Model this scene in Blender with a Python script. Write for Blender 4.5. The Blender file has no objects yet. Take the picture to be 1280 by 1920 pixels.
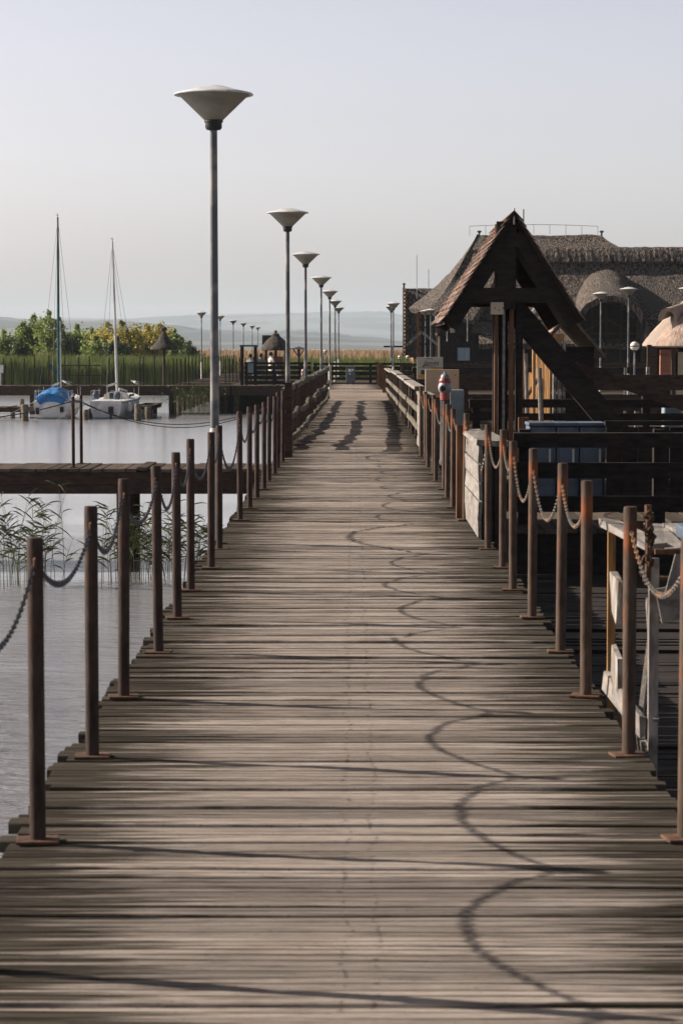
import bpy, math, random
from mathutils import Vector, Matrix, noise
R = math.radians
rnd = random.Random(7)
scene = bpy.context.scene
COL = scene.collection
WATER = -1.3
# ------------------------------------------------------------------ camera
FPX = 85.0 / 36.0 * 1920.0
cam_d = bpy.data.cameras.new('camera')
cam = bpy.data.objects.new('camera', cam_d)
COL.objects.link(cam)
cam.location = (0, 0, 1.6)
cam.rotation_euler = (R(90) - math.atan(310 / FPX), 0, math.atan(20 / FPX))
cam_d.sensor_fit = 'VERTICAL'; cam_d.sensor_height = 36; cam_d.lens = 85
cam_d.clip_start = 0.1; cam_d.clip_end = 20000
cam_d.dof.use_dof = True; cam_d.dof.focus_distance = 30; cam_d.dof.aperture_fstop = 10
scene.camera = cam
CM = cam.rotation_euler.to_matrix()

def w(px, py, d):
    """measured photo point at distance d along the boardwalk -> world position"""
    v = CM @ Vector(((px - 640) / FPX, -(py - 960) / FPX, -1))
    v = v * (d / v.y)
    return Vector((v.x, v.y, v.z + 1.6))
def wx(px, d): return w(px, 655, d).x
def wz(py, d): return w(660, py, d).z

# ------------------------------------------------------------------ helpers
def tag(o, label=None, cat=None, group=None, kind=None):
    if label: o['label'] = label
    if cat: o['category'] = cat
    if group: o['group'] = group
    if kind: o['kind'] = kind
    return o
def thing(name, label, cat, loc=(0, 0, 0), rz=0, group=None):
    o = bpy.data.objects.new(name, None); COL.objects.link(o)
    o.location = loc; o.rotation_euler = (0, 0, rz); o.empty_display_size = .1
    return tag(o, label, cat, group)
def dup(o, parent=None):
    c = o.copy(); COL.objects.link(c)
    if parent is not None: c.parent = parent
    for ch in [x for x in o.children]:
        dup(ch, c)
    return c
def dup_at(o, loc, label, rz=None, scale=None, group=None):
    c = dup(o); c.location = loc
    if rz is not None: c.rotation_euler = (0, 0, rz)
    if scale is not None: c.scale = scale
    c['label'] = label
    if group: c['group'] = group
    return c

class MB:
    def __init__(s): s.v = []; s.f = []
    def add(s, vs, fs):
        n = len(s.v); s.v += [tuple(x) for x in vs]; s.f += [tuple(i + n for i in f) for f in fs]
    def box(s, x0, x1, y0, y1, z0, z1, rot=None, jit=0):
        c = Vector(((x0 + x1) / 2, (y0 + y1) / 2, (z0 + z1) / 2)); h = Vector((abs(x1 - x0) / 2, abs(y1 - y0) / 2, abs(z1 - z0) / 2))
        vs = []
        for i in (-1, 1):
            for j in (-1, 1):
                for k in (-1, 1):
                    p = Vector((i * h.x, j * h.y, k * h.z))
                    if jit: p += Vector((rnd.uniform(-jit, jit), rnd.uniform(-jit, jit), rnd.uniform(-jit, jit)))
                    if rot: p = rot @ p
                    vs.append(c + p)
        s.add(vs, [(0, 1, 3, 2), (4, 6, 7, 5), (0, 4, 5, 1), (2, 3, 7, 6), (0, 2, 6, 4), (1, 5, 7, 3)])
        return s
    def beam(s, p0, p1, a, b, up=(0, 0, 1)):
        """bar from p0 to p1, a wide sideways, b thick in the up direction"""
        p0 = Vector(p0); p1 = Vector(p1); t = (p1 - p0).normalized(); u = Vector(up)
        if abs(t.dot(u)) > .98: u = Vector((0, 1, 0))
        sd = t.cross(u).normalized(); u = sd.cross(t).normalized()
        vs = []
        for p in (p0, p1):
            for i, j in ((-1, -1), (1, -1), (1, 1), (-1, 1)): vs.append(p + sd * i * a / 2 + u * j * b / 2)
        s.add(vs, [(3, 2, 1, 0), (4, 5, 6, 7), (0, 1, 5, 4), (1, 2, 6, 5), (2, 3, 7, 6), (3, 0, 4, 7)])
        return s
    def tube(s, pts, r, n=8, caps=True):
        pts = [Vector(p) for p in pts]
        rs = r if isinstance(r, (list, tuple)) else [r] * len(pts)
        base = len(s.v); prev = None
        for i, p in enumerate(pts):
            t = (pts[min(i + 1, len(pts) - 1)] - pts[max(i - 1, 0)]).normalized()
            if prev is None:
                a = Vector((1, 0, 0)) if abs(t.x) < .9 else Vector((0, 1, 0))
            else: a = prev
            u = (a - t * a.dot(t)).normalized(); v = t.cross(u); prev = u
            for k in range(n):
                an = 2 * math.pi * k / n
                s.v.append(tuple(p + (u * math.cos(an) + v * math.sin(an)) * rs[i]))
        for i in range(len(pts) - 1):
            for k in range(n):
                a0 = base + i * n + k; a1 = base + i * n + (k + 1) % n
                s.f.append((a0, a1, a1 + n, a0 + n))
        if caps:
            s.f.append(tuple(base + k for k in reversed(range(n))))
            s.f.append(tuple(base + (len(pts) - 1) * n + k for k in range(n)))
        return s
    def lathe(s, prof, n=24, c=(0, 0, 0), wob=0, sx=1, sy=1):
        base = len(s.v)
        for j, (r, z) in enumerate(prof):
            for k in range(n):
                an = 2 * math.pi * k / n
                rr = r * (1 + wob * noise.noise(Vector((math.cos(an) * 3, math.sin(an) * 3, z * 2 + c[0])))) if wob else r
                s.v.append((c[0] + rr * math.cos(an) * sx, c[1] + rr * math.sin(an) * sy, c[2] + z))
        for j in range(len(prof) - 1):
            for k in range(n):
                a0 = base + j * n + k; a1 = base + j * n + (k + 1) % n
                s.f.append((a0, a1, a1 + n, a0 + n))
        s.f.append(tuple(base + k for k in reversed(range(n))))
        s.f.append(tuple(base + (len(prof) - 1) * n + k for k in range(n)))
        return s
    def slab(s, fn, nu, nv, off):
        """closed thick sheet: fn(u,v)->point on top, off = vector to the underside (or function)"""
        base = len(s.v); o = off if callable(off) else (lambda u, v: Vector(off))
        for q in (0, 1):
            for i in range(nu + 1):
                for j in range(nv + 1):
                    u, v = i / nu, j / nv
                    p = Vector(fn(u, v))
                    if q: p = p + o(u, v)
                    s.v.append(tuple(p))
        N = (nu + 1) * (nv + 1); g = lambda q, i, j: base + q * N + i * (nv + 1) + j
        for i in range(nu):
            for j in range(nv):
                s.f.append((g(0, i, j), g(0, i + 1, j), g(0, i + 1, j + 1), g(0, i, j + 1)))
                s.f.append((g(1, i, j), g(1, i, j + 1), g(1, i + 1, j + 1), g(1, i + 1, j)))
        for i in range(nu):
            s.f.append((g(0, i, 0), g(1, i, 0), g(1, i + 1, 0), g(0, i + 1, 0)))
            s.f.append((g(0, i, nv), g(0, i + 1, nv), g(1, i + 1, nv), g(1, i, nv)))
        for j in range(nv):
            s.f.append((g(0, 0, j), g(0, 0, j + 1), g(1, 0, j + 1), g(1, 0, j)))
            s.f.append((g(0, nu, j), g(1, nu, j), g(1, nu, j + 1), g(0, nu, j + 1)))
        return s
    def build(s, name, m, parent=None, smooth=False, bevel=0):
        me = bpy.data.meshes.new(name); me.from_pydata(s.v, [], s.f); me.update()
        if smooth:
            me.polygons.foreach_set('use_smooth', [True] * len(me.polygons))
            try: me.set_sharp_from_angle(angle=R(40))
            except Exception: pass
        me.materials.append(m)
        o = bpy.data.objects.new(name, me); COL.objects.link(o)
        if parent is not None: o.parent = parent
        if bevel:
            b = o.modifiers.new('bevel', 'BEVEL'); b.width = bevel; b.segments = 2; b.limit_method = 'ANGLE'
        return o

# ------------------------------------------------------------------ materials
def mat(name, col, rough=.7, metal=0, var=.25, scale=(8, 8, 8), col2=None, bump=.2, bscale=None, detail=6, island=0, col3=None, c3scale=3, c3lo=.5, c3hi=.62, spec=.3, coord='Object', dist=.01):
    m = bpy.data.materials.new(name); m.use_nodes = True
    nt = m.node_tree; N = nt.nodes; L = nt.links; b = N['Principled BSDF']
    b.inputs['Roughness'].default_value = rough; b.inputs['Metallic'].default_value = metal
    b.inputs['Specular IOR Level'].default_value = spec
    tc = N.new('ShaderNodeTexCoord'); mp = N.new('ShaderNodeMapping'); mp.inputs['Scale'].default_value = scale
    L.new(tc.outputs[coord], mp.inputs['Vector'])
    n1 = N.new('ShaderNodeTexNoise'); n1.inputs['Scale'].default_value = 1; n1.inputs['Detail'].default_value = detail; n1.inputs['Roughness'].default_value = .65
    L.new(mp.outputs[0], n1.inputs['Vector'])
    cr = N.new('ShaderNodeValToRGB')
    c2 = col2 or tuple(c * (1 - var) * .8 for c in col)
    cr.color_ramp.elements[0].position = .35; cr.color_ramp.elements[1].position = .65
    cr.color_ramp.elements[0].color = (*c2, 1); cr.color_ramp.elements[1].color = (*[min(1, c * (1 + var * .4)) for c in col], 1)
    L.new(n1.outputs['Fac'], cr.inputs[0]); out = cr.outputs[0]
    if col3:
        n3 = N.new('ShaderNodeTexNoise'); n3.inputs['Scale'].default_value = c3scale; n3.inputs['Detail'].default_value = 5
        L.new(tc.outputs[coord], n3.inputs['Vector'])
        r3 = N.new('ShaderNodeMapRange'); r3.inputs['From Min'].default_value = c3lo; r3.inputs['From Max'].default_value = c3hi
        L.new(n3.outputs['Fac'], r3.inputs['Value'])
        mx = N.new('ShaderNodeMix'); mx.data_type = 'RGBA'; L.new(r3.outputs[0], mx.inputs['Factor'])
        L.new(out, mx.inputs[6]); mx.inputs[7].default_value = (*col3, 1); out = mx.outputs[2]
    if island:
        g = N.new('ShaderNodeNewGeometry'); r = N.new('ShaderNodeMapRange')
        r.inputs['To Min'].default_value = 1 - island; r.inputs['To Max'].default_value = 1 + island * .6
        L.new(g.outputs['Random Per Island'], r.inputs['Value'])
        hs = N.new('ShaderNodeHueSaturation'); L.new(r.outputs[0], hs.inputs['Value']); L.new(out, hs.inputs['Color']); out = hs.outputs[0]
    L.new(out, b.inputs['Base Color'])
    if bump:
        n2 = N.new('ShaderNodeTexNoise'); n2.inputs['Scale'].default_value = 1; n2.inputs['Detail'].default_value = 8
        m2 = N.new('ShaderNodeMapping'); m2.inputs['Scale'].default_value = bscale or tuple(x * 3 for x in scale)
        L.new(tc.outputs[coord], m2.inputs['Vector']); L.new(m2.outputs[0], n2.inputs['Vector'])
        bp = N.new('ShaderNodeBump'); bp.inputs['Strength'].default_value = bump; bp.inputs['Distance'].default_value = dist
        L.new(n2.outputs['Fac'], bp.inputs['Height']); L.new(bp.outputs[0], b.inputs['Normal'])
    return m

def deck_mat(name, base, dark, edge=True, pale=None):
    m = bpy.data.materials.new(name); m.use_nodes = True
    nt = m.node_tree; N = nt.nodes; L = nt.links; b = N['Principled BSDF']
    b.inputs['Roughness'].default_value = .9; b.inputs['Specular IOR Level'].default_value = .04
    tc = N.new('ShaderNodeTexCoord'); g = N.new('ShaderNodeNewGeometry')
    def noisy(sc, det=6, rough=.6, off=None):
        mp = N.new('ShaderNodeMapping'); mp.inputs['Scale'].default_value = sc
        L.new(tc.outputs['Object'], mp.inputs['Vector'])
        if off: L.new(off, mp.inputs['Location'])
        n = N.new('ShaderNodeTexNoise'); n.inputs['Scale'].default_value = 1; n.inputs['Detail'].default_value = det; n.inputs['Roughness'].default_value = rough
        L.new(mp.outputs[0], n.inputs['Vector']); return n.outputs['Fac']
    def rng(src, a, c, lo=0, hi=1):
        r = N.new('ShaderNodeMapRange'); r.inputs['From Min'].default_value = a; r.inputs['From Max'].default_value = c
        r.inputs['To Min'].default_value = lo; r.inputs['To Max'].default_value = hi; L.new(src, r.inputs['Value']); return r.outputs[0]
    def math_(op, a, c):
        n = N.new('ShaderNodeMath'); n.operation = op
        for i, q in enumerate((a, c)):
            if isinstance(q, (int, float)): n.inputs[i].default_value = q
            else: L.new(q, n.inputs[i])
        return n.outputs[0]
    def mix(f, a, c, bt='MIX'):
        n = N.new('ShaderNodeMix'); n.data_type = 'RGBA'; n.blend_type = bt
        if isinstance(f, (int, float)): n.inputs['Factor'].default_value = f
        else: L.new(f, n.inputs['Factor'])
        for i, q in ((6, a), (7, c)):
            if isinstance(q, tuple): n.inputs[i].default_value = (*q, 1)
            else: L.new(q, n.inputs[i])
        return n.outputs[2]
    grain = noisy((3.5, 150, 20), 8, .72)
    streak = noisy((.9, 60, 5), 6, .65)
    blotch = noisy((2.6, 5, 1), 6, .7)
    speck = noisy((60, 60, 60), 4, .7)
    c = mix(rng(blotch, .35, .68), base, tuple(x * y for x, y in zip(base, (.70, .68, .66))))
    c = mix(rng(grain, .50, .36, 0, .7), c, dark)
    c = mix(rng(streak, .46, .34, 0, .9), c, dark)
    c = mix(rng(speck, .40, .28, 0, .6), c, dark)
    sep = N.new('ShaderNodeSeparateXYZ'); L.new(tc.outputs['Object'], sep.inputs[0])
    ax = math_('ABSOLUTE', math_('SUBTRACT', sep.outputs[0], .03), 0)
    if edge:   # damp mossy board ends
        mo = noisy((.8, 34, 4), 6, .62); e = rng(ax, .25, 1.0)
        tt = rng(ax, .10, 1.12, .28, .66)
        e2 = rng(math_('SUBTRACT', tt, mo), -.02, .05, 0, .88)
        c = mix(e2, c, (.034, .030, .021))
        # worn line and nail heads over the three stringers
        for nx in (-.02, .07):
            nn = noisy((5, 3, 1), 3, .5)
            dx = math_('ABSOLUTE', math_('SUBTRACT', math_('ADD', sep.outputs[0], math_('MULTIPLY', math_('SUBTRACT', nn, .5), .12)), nx), 0)
            ln = rng(dx, .011, .004)
            nb = noisy((30, 26, 3), 2, .5)
            c = mix(math_('MULTIPLY', ln, rng(nb, .50, .6, 0, .42)), c, (.03, .025, .02))
    hs = N.new('ShaderNodeHueSaturation'); L.new(rng(g.outputs['Random Per Island'], 0, 1, .60, 1.22), hs.inputs['Value']); L.new(c, hs.inputs['Color'])
    L.new(hs.outputs[0], b.inputs['Base Color'])
    bp = N.new('ShaderNodeBump'); bp.inputs['Strength'].default_value = 1; bp.inputs['Distance'].default_value = .010
    L.new(math_('ADD', grain, math_('MULTIPLY', streak, .8)), bp.inputs['Height']); L.new(bp.outputs[0], b.inputs['Normal'])
    return m

M = {}
M['deck'] = deck_mat('deck_wood', (.455, .402, .358), (.040, .034, .029))
M['deck_pale'] = deck_mat('new_deck_wood', (.52, .44, .38), (.25, .2, .17), edge=False)
M['plank'] = deck_mat('pier_plank', (.15, .125, .105), (.04, .033, .027), edge=False)
M['darkwood'] = mat('dark_wood', (.062, .038, .028), .8, scale=(6, 6, 20), var=.5, bump=.4, island=.3)
M['blackwood'] = mat('black_wood', (.025, .019, .016), .85, scale=(6, 6, 20), var=.5, bump=.4, island=.3)
M['brownwood'] = mat('brown_wood', (.15, .07, .035), .75, scale=(20, 20, 3), var=.5, bump=.5, island=.35)
M['ochrewood'] = mat('ochre_wood', (.42, .23, .09), .75, scale=(20, 20, 3), var=.4, bump=.5, island=.45)
M['greywood'] = mat('weathered_wood', (.36, .33, .30), .85, scale=(15, 15, 3), var=.5, bump=.6, island=.25, col3=(.12, .10, .08), c3scale=6)
M['railwood'] = mat('rail_wood', (.17, .145, .115), .85, scale=(9, 3, 9), var=.5, bump=.6, island=.3, col3=(.09, .09, .05), c3scale=3)
M['whitewood'] = mat('bleached_wood', (.23, .215, .2), .85, scale=(15, 3, 15), var=.35, bump=.6, island=.2, col3=(.28, .24, .2), c3scale=9, c3lo=.55, c3hi=.66)
M['postmetal'] = mat('painted_pipe', (.06, .042, .036), .75, scale=(20, 20, 6), var=.4, bump=.25, col3=(.13, .06, .03), c3scale=5, c3lo=.58, c3hi=.75, spec=.12)
M['rustmetal'] = mat('rusty_pipe', (.11, .078, .06), .75, scale=(20, 20, 5), var=.4, bump=.3, col3=(.22, .075, .03), c3scale=4, c3lo=.5, c3hi=.66, spec=.12)
M['rust'] = mat('rust', (.11, .058, .034), .8, scale=(20, 20, 20), var=.5, bump=.4)
M['chain_dark'] = mat('chain_shaded', (.05, .055, .07), .55, .2, scale=(30, 30, 30), var=.4, bump=.1)  # left chains: backlit shade put into the dark bluish colour
M['chain_grey'] = mat('chain_lit', (.15, .14, .125), .6, .2, scale=(30, 30, 30), var=.4, bump=.1, col3=(.25, .14, .08), c3scale=8)  # right chains: sunlight put into the lighter grey
M['lamp_pole'] = mat('lamp_pole_grey', (.10, .11, .125), .5, .0, scale=(6, 6, 2), var=.25, bump=.08, spec=.4, col3=(.25, .24, .22), c3scale=3)
M['lamp_base'] = mat('lamp_base_white', (.62, .60, .57), .6, scale=(8, 8, 3), var=.2, bump=.15, col3=(.4, .37, .33), c3scale=8)
M['lamp_dark'] = mat('lamp_dark', (.03, .03, .032), .5, scale=(8, 8, 8), var=.2, bump=.1)
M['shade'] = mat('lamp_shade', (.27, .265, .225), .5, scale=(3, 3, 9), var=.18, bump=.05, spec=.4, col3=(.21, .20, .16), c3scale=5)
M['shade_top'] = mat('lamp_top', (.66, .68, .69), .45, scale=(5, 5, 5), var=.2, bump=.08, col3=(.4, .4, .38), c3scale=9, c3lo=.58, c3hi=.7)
M['thatch'] = mat('grey_thatch', (.19, .155, .13), .95, scale=(9, 6, .8), col2=(.022, .019, .018), var=.3, bump=1.0, bscale=(12, 9, 1.2), dist=.22, detail=9, col3=(.10, .09, .08), c3scale=.5)
M['thatch_gold'] = mat('golden_thatch', (.43, .32, .26), .95, scale=(6, 6, 1.5), col2=(.22, .165, .13), var=.3, bump=.7, bscale=(22, 22, 4), dist=.05, detail=9, col3=(.30, .25, .21), c3scale=1.2)
M['thatch_dark'] = mat('old_thatch', (.075, .065, .055), .95, scale=(8, 8, 1.5), var=.5, bump=.8, dist=.05, bscale=(25, 25, 5))
M['shingle'] = mat('wood_shingle', (.33, .235, .19), .85, scale=(8, 8, 8), var=.4, bump=.4, island=.4)
M['brick'] = mat('brick', (.36, .17, .11), .9, scale=(4, 4, 12), var=.3, bump=.3)
M['white'] = mat('gelcoat', (.80, .80, .79), .35, scale=(3, 3, 3), var=.12, bump=.03, spec=.5, col3=(.42, .40, .36), c3scale=2.5, c3lo=.52, c3hi=.7)
M['blue_tarp'] = mat('blue_tarp', (.03, .19, .50), .6, scale=(3, 3, 3), var=.3, bump=.5, bscale=(5, 5, 3), dist=.05)
M['teal'] = mat('teal_cloth', (.03, .09, .09), .7, scale=(4, 4, 4), var=.3, bump=.2)
M['alu'] = mat('aluminium', (.55, .56, .55), .4, .3, scale=(3, 3, 1), var=.15, bump=.02)
M['black'] = mat('black_plastic', (.02, .02, .022), .45, scale=(5, 5, 5), var=.2, bump=.03)
M['cab_blue'] = mat('pale_blue_paint', (.24, .32, .36), .6, scale=(2, 2, 6), var=.12, bump=.05, col3=(.18, .24, .27), c3scale=4)
M['locker'] = mat('slate_blue_plastic', (.085, .12, .17), .4, scale=(2, 2, 4), var=.2, bump=.05, spec=.5, col3=(.05, .07, .10), c3scale=3)
M['beige'] = mat('beige_board', (.50, .42, .32), .7, scale=(2, 2, 2), var=.08, bump=.03)
M['cream'] = mat('cream_board', (.52, .50, .43), .7, scale=(2, 2, 2), var=.08, bump=.03)
M['orange'] = mat('orange_print', (.62, .33, .10), .7, scale=(9, 9, 9), var=.25, bump=0)
M['ink'] = mat('ink', (.03, .028, .027), .7, scale=(5, 5, 5), var=.1, bump=0)
M['red'] = mat('red_paint', (.28, .06, .04), .4, scale=(6, 6, 6), var=.25, bump=.05, spec=.5)
M['silver'] = mat('silver_paint', (.28, .29, .31), .45, .2, scale=(6, 6, 6), var=.2, bump=.05)
M['green'] = mat('green_leaf_print', (.12, .25, .05), .6, bump=0)
M['glass'] = mat('dark_glass', (.03, .04, .05), .08, scale=(1, 1, 1), var=.1, bump=0, spec=.8)
M['curtain'] = mat('pale_curtain', (.26, .36, .40), .6, scale=(25, 1, 1), var=.2, bump=.2)
M['globe'] = mat('opal_globe', (.72, .69, .60), .3, scale=(3, 3, 3), var=.06, bump=0, spec=.5)
M['skin'] = mat('skin', (.50, .32, .24), .6, bump=0, var=.05)
M['hair'] = mat('dark_hair', (.03, .02, .015), .7, bump=.1)
M['shirt_w'] = mat('white_cloth', (.65, .62, .58), .8, var=.1, bump=.1)
M['shirt_g'] = mat('grey_cloth', (.22, .24, .27), .8, var=.1, bump=.1)
M['stem'] = mat('reed_stem', (.16, .17, .07), .7, var=.3, bump=0)
M['bark'] = mat('bark', (.07, .055, .04), .9, scale=(9, 9, 3), var=.4, bump=.5)
M['feather'] = mat('gull_white', (.7, .7, .7), .7, var=.1, bump=0)

def leaf_mat(name, c1, c2, trans=.35, rough=.55):
    m = bpy.data.materials.new(name); m.use_nodes = True
    nt = m.node_tree; N = nt.nodes; L = nt.links; b = N['Principled BSDF']; b.inputs['Roughness'].default_value = rough
    b.inputs['Specular IOR Level'].default_value = .25
    g = N.new('ShaderNodeNewGeometry'); cr = N.new('ShaderNodeValToRGB')
    cr.color_ramp.elements[0].color = (*c1, 1); cr.color_ramp.elements[1].color = (*c2, 1)
    tc = N.new('ShaderNodeTexCoord'); n = N.new('ShaderNodeTexNoise'); n.inputs['Scale'].default_value = .9; L.new(tc.outputs['Object'], n.inputs['Vector'])
    a = N.new('ShaderNodeMath'); a.operation = 'MULTIPLY_ADD'; L.new(g.outputs['Random Per Island'], a.inputs[0]); a.inputs[1].default_value = .6
    s = N.new('ShaderNodeMath'); s.operation = 'MULTIPLY_ADD'; L.new(n.outputs['Fac'], s.inputs[0]); s.inputs[1].default_value = 1.6; s.inputs[2].default_value = -.6
    L.new(s.outputs[0], a.inputs[2]); L.new(a.outputs[0], cr.inputs[0]); L.new(cr.outputs[0], b.inputs['Base Color'])
    t = N.new('ShaderNodeBsdfTranslucent'); L.new(cr.outputs[0], t.inputs['Color'])
    mx = N.new('ShaderNodeMixShader'); mx.inputs[0].default_value = trans
    L.new(b.outputs[0], mx.inputs[1]); L.new(t.outputs[0], mx.inputs[2]); L.new(mx.outputs[0], N['Material Output'].inputs['Surface'])
    return m
M['leaf_green'] = leaf_mat('leaf_green', (.07, .12, .035), (.36, .44, .13))
M['leaf_yellow'] = leaf_mat('leaf_yellow', (.15, .17, .04), (.66, .56, .14))
M['leaf_dark'] = leaf_mat('leaf_dark', (.025, .045, .02), (.14, .19, .07))
M['reed_green'] = leaf_mat('reed_green', (.045, .075, .022), (.25, .30, .09))
M['reed_gold'] = leaf_mat('reed_gold', (.28, .19, .10), (.55, .40, .26))
M['reed_near'] = leaf_mat('reed_near', (.018, .03, .012), (.07, .085, .03))

for e_, p_ in zip([n_ for n_ in M['thatch'].node_tree.nodes if n_.type == 'VALTORGB'][0].color_ramp.elements, (.43, .60)): e_.position = p_
def ordinal(i):
    return ['first', 'second', 'third', 'fourth', 'fifth', 'sixth', 'seventh', 'eighth', 'ninth', 'tenth', 'eleventh', 'twelfth', 'thirteenth', 'fourteenth', 'fifteenth', 'sixteenth', 'seventeenth', 'eighteenth', 'nineteenth', 'twentieth', 'twenty-first', 'twenty-second', 'twenty-third', 'twenty-fourth', 'twenty-fifth', 'twenty-sixth', 'twenty-seventh', 'twenty-eighth', 'twenty-ninth', 'thirtieth', 'thirty-first', 'thirty-second', 'thirty-third', 'thirty-fourth', 'thirty-fifth', 'thirty-sixth'][i]

# ------------------------------------------------------------------ world + sun
L2S = Vector((-1.8, .45, 1.0)).normalized()
wd = bpy.data.worlds.new('World'); scene.world = wd; wd.use_nodes = True
nt = wd.node_tree; bg = nt.nodes['Background']
sky = nt.nodes.new('ShaderNodeTexSky'); sky.sky_type = 'NISHITA'; sky.sun_disc = False
sky.sun_elevation = math.asin(L2S.z); sky.sun_rotation = R(360) - math.atan2(1.8, .45)
sky.air_density = 1.0; sky.dust_density = 3.0; sky.ozone_density = 1.5; sky.altitude = 100
hs = nt.nodes.new('ShaderNodeHueSaturation'); hs.inputs['Saturation'].default_value = .42
nt.links.new(sky.outputs[0], hs.inputs['Color'])
tint = nt.nodes.new('ShaderNodeMix'); tint.data_type = 'RGBA'; tint.blend_type = 'MULTIPLY'; tint.inputs['Factor'].default_value = 1
tint.inputs[7].default_value = (1.045, .98, 1.045, 1)
nt.links.new(hs.outputs[0], tint.inputs[6]); 
# sky dimmed overhead to deepen the shade; the hazy horizon band stays brighter
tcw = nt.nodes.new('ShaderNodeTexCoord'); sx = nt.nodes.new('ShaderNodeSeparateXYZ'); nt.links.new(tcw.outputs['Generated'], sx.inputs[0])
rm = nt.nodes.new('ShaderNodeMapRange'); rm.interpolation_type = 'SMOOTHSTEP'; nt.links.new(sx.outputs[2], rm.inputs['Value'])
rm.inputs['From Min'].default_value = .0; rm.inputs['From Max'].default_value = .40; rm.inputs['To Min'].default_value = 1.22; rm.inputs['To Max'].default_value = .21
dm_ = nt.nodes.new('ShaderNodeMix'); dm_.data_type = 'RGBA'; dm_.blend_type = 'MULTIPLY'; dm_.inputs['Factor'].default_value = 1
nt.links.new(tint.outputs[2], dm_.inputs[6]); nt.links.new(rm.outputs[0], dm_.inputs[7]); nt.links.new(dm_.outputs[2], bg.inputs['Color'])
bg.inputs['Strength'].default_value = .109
sl = bpy.data.lights.new('sun', 'SUN'); sl.energy = 5.0; sl.angle = R(.5); sl.color = (1, .87, .74)
so = bpy.data.objects.new('sun', sl); COL.objects.link(so)
so.rotation_euler = (-L2S).to_track_quat('-Z', 'Y').to_euler(); so.location = (-30, 6, 20)
vs = scene.view_settings; vs.view_transform = 'Standard'; vs.look = 'None'; vs.gamma = 1; vs.exposure = .83
scene.cycles.max_bounces = 6; scene.cycles.volume_bounces = 1
scene.cycles.use_denoising = True
# ================================================================== SETTING
def water_mat():
    m = bpy.data.materials.new('lake_water'); m.use_nodes = True
    nt = m.node_tree; N = nt.nodes; L = nt.links; b = N['Principled BSDF']
    b.inputs['Base Color'].default_value = (.255, .262, .285, 1);  b.inputs['IOR'].default_value = 1.33
    tc = N.new('ShaderNodeTexCoord')
    def nz(sc, det, ro=.5, rot=0):
        mp = N.new('ShaderNodeMapping'); mp.inputs['Scale'].default_value = sc; mp.inputs['Rotation'].default_value = (0, 0, rot)
        L.new(tc.outputs['Object'], mp.inputs[0]); n = N.new('ShaderNodeTexNoise'); n.inputs['Scale'].default_value = 1; n.inputs['Detail'].default_value = det
        n.inputs['Roughness'].default_value = ro; n.inputs['Distortion'].default_value = .6; L.new(mp.outputs[0], n.inputs['Vector']); return n.outputs['Fac']
    a = nz((1.8, 6, 1), 4, .55, .08); c = nz((8, 30, 1), 4, .6, -.06); p = nz((.12, .25, 1), 2)
    r = N.new('ShaderNodeMapRange'); r.inputs['From Min'].default_value = .35; r.inputs['From Max'].default_value = .65
    r.inputs['To Min'].default_value = .25; r.inputs['To Max'].default_value = 1; L.new(p, r.inputs['Value'])
    sp = N.new('ShaderNodeSeparateXYZ'); L.new(tc.outputs['Object'], sp.inputs[0]); ca = N.new('ShaderNodeMapRange')   # the sheltered far water lies calmer
    ca.inputs['From Min'].default_value = 17; ca.inputs['From Max'].default_value = 40; ca.inputs['To Min'].default_value = .8; ca.inputs['To Max'].default_value = .06; L.new(sp.outputs[1], ca.inputs['Value'])
    mu = N.new('ShaderNodeMath'); mu.operation = 'MULTIPLY'; L.new(r.outputs[0], mu.inputs[0]); L.new(ca.outputs[0], mu.inputs[1]); r = mu
    rr = N.new('ShaderNodeMapRange'); rr.inputs['From Min'].default_value = 15; rr.inputs['From Max'].default_value = 60; rr.inputs['To Min'].default_value = .015; rr.inputs['To Max'].default_value = .17; L.new(sp.outputs[1], rr.inputs['Value']); L.new(rr.outputs[0], b.inputs['Roughness'])
    b1 = N.new('ShaderNodeBump'); b1.inputs['Distance'].default_value = .15; L.new(a, b1.inputs['Height']); L.new(r.outputs[0], b1.inputs['Strength'])
    b2 = N.new('ShaderNodeBump'); b2.inputs['Distance'].default_value = .02; L.new(c, b2.inputs['Height']); L.new(r.outputs[0], b2.inputs['Strength'])
    L.new(b1.outputs[0], b2.inputs['Normal']); L.new(b2.outputs[0], b.inputs['Normal'])
    return m
mb = MB(); mb.add([(-9800, -60, WATER), (9800, -60, WATER), (9800, 9800, WATER), (-9800, 9800, WATER)], [(0, 1, 2, 3)])
tag(mb.build('water', water_mat()), kind='structure')

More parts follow.
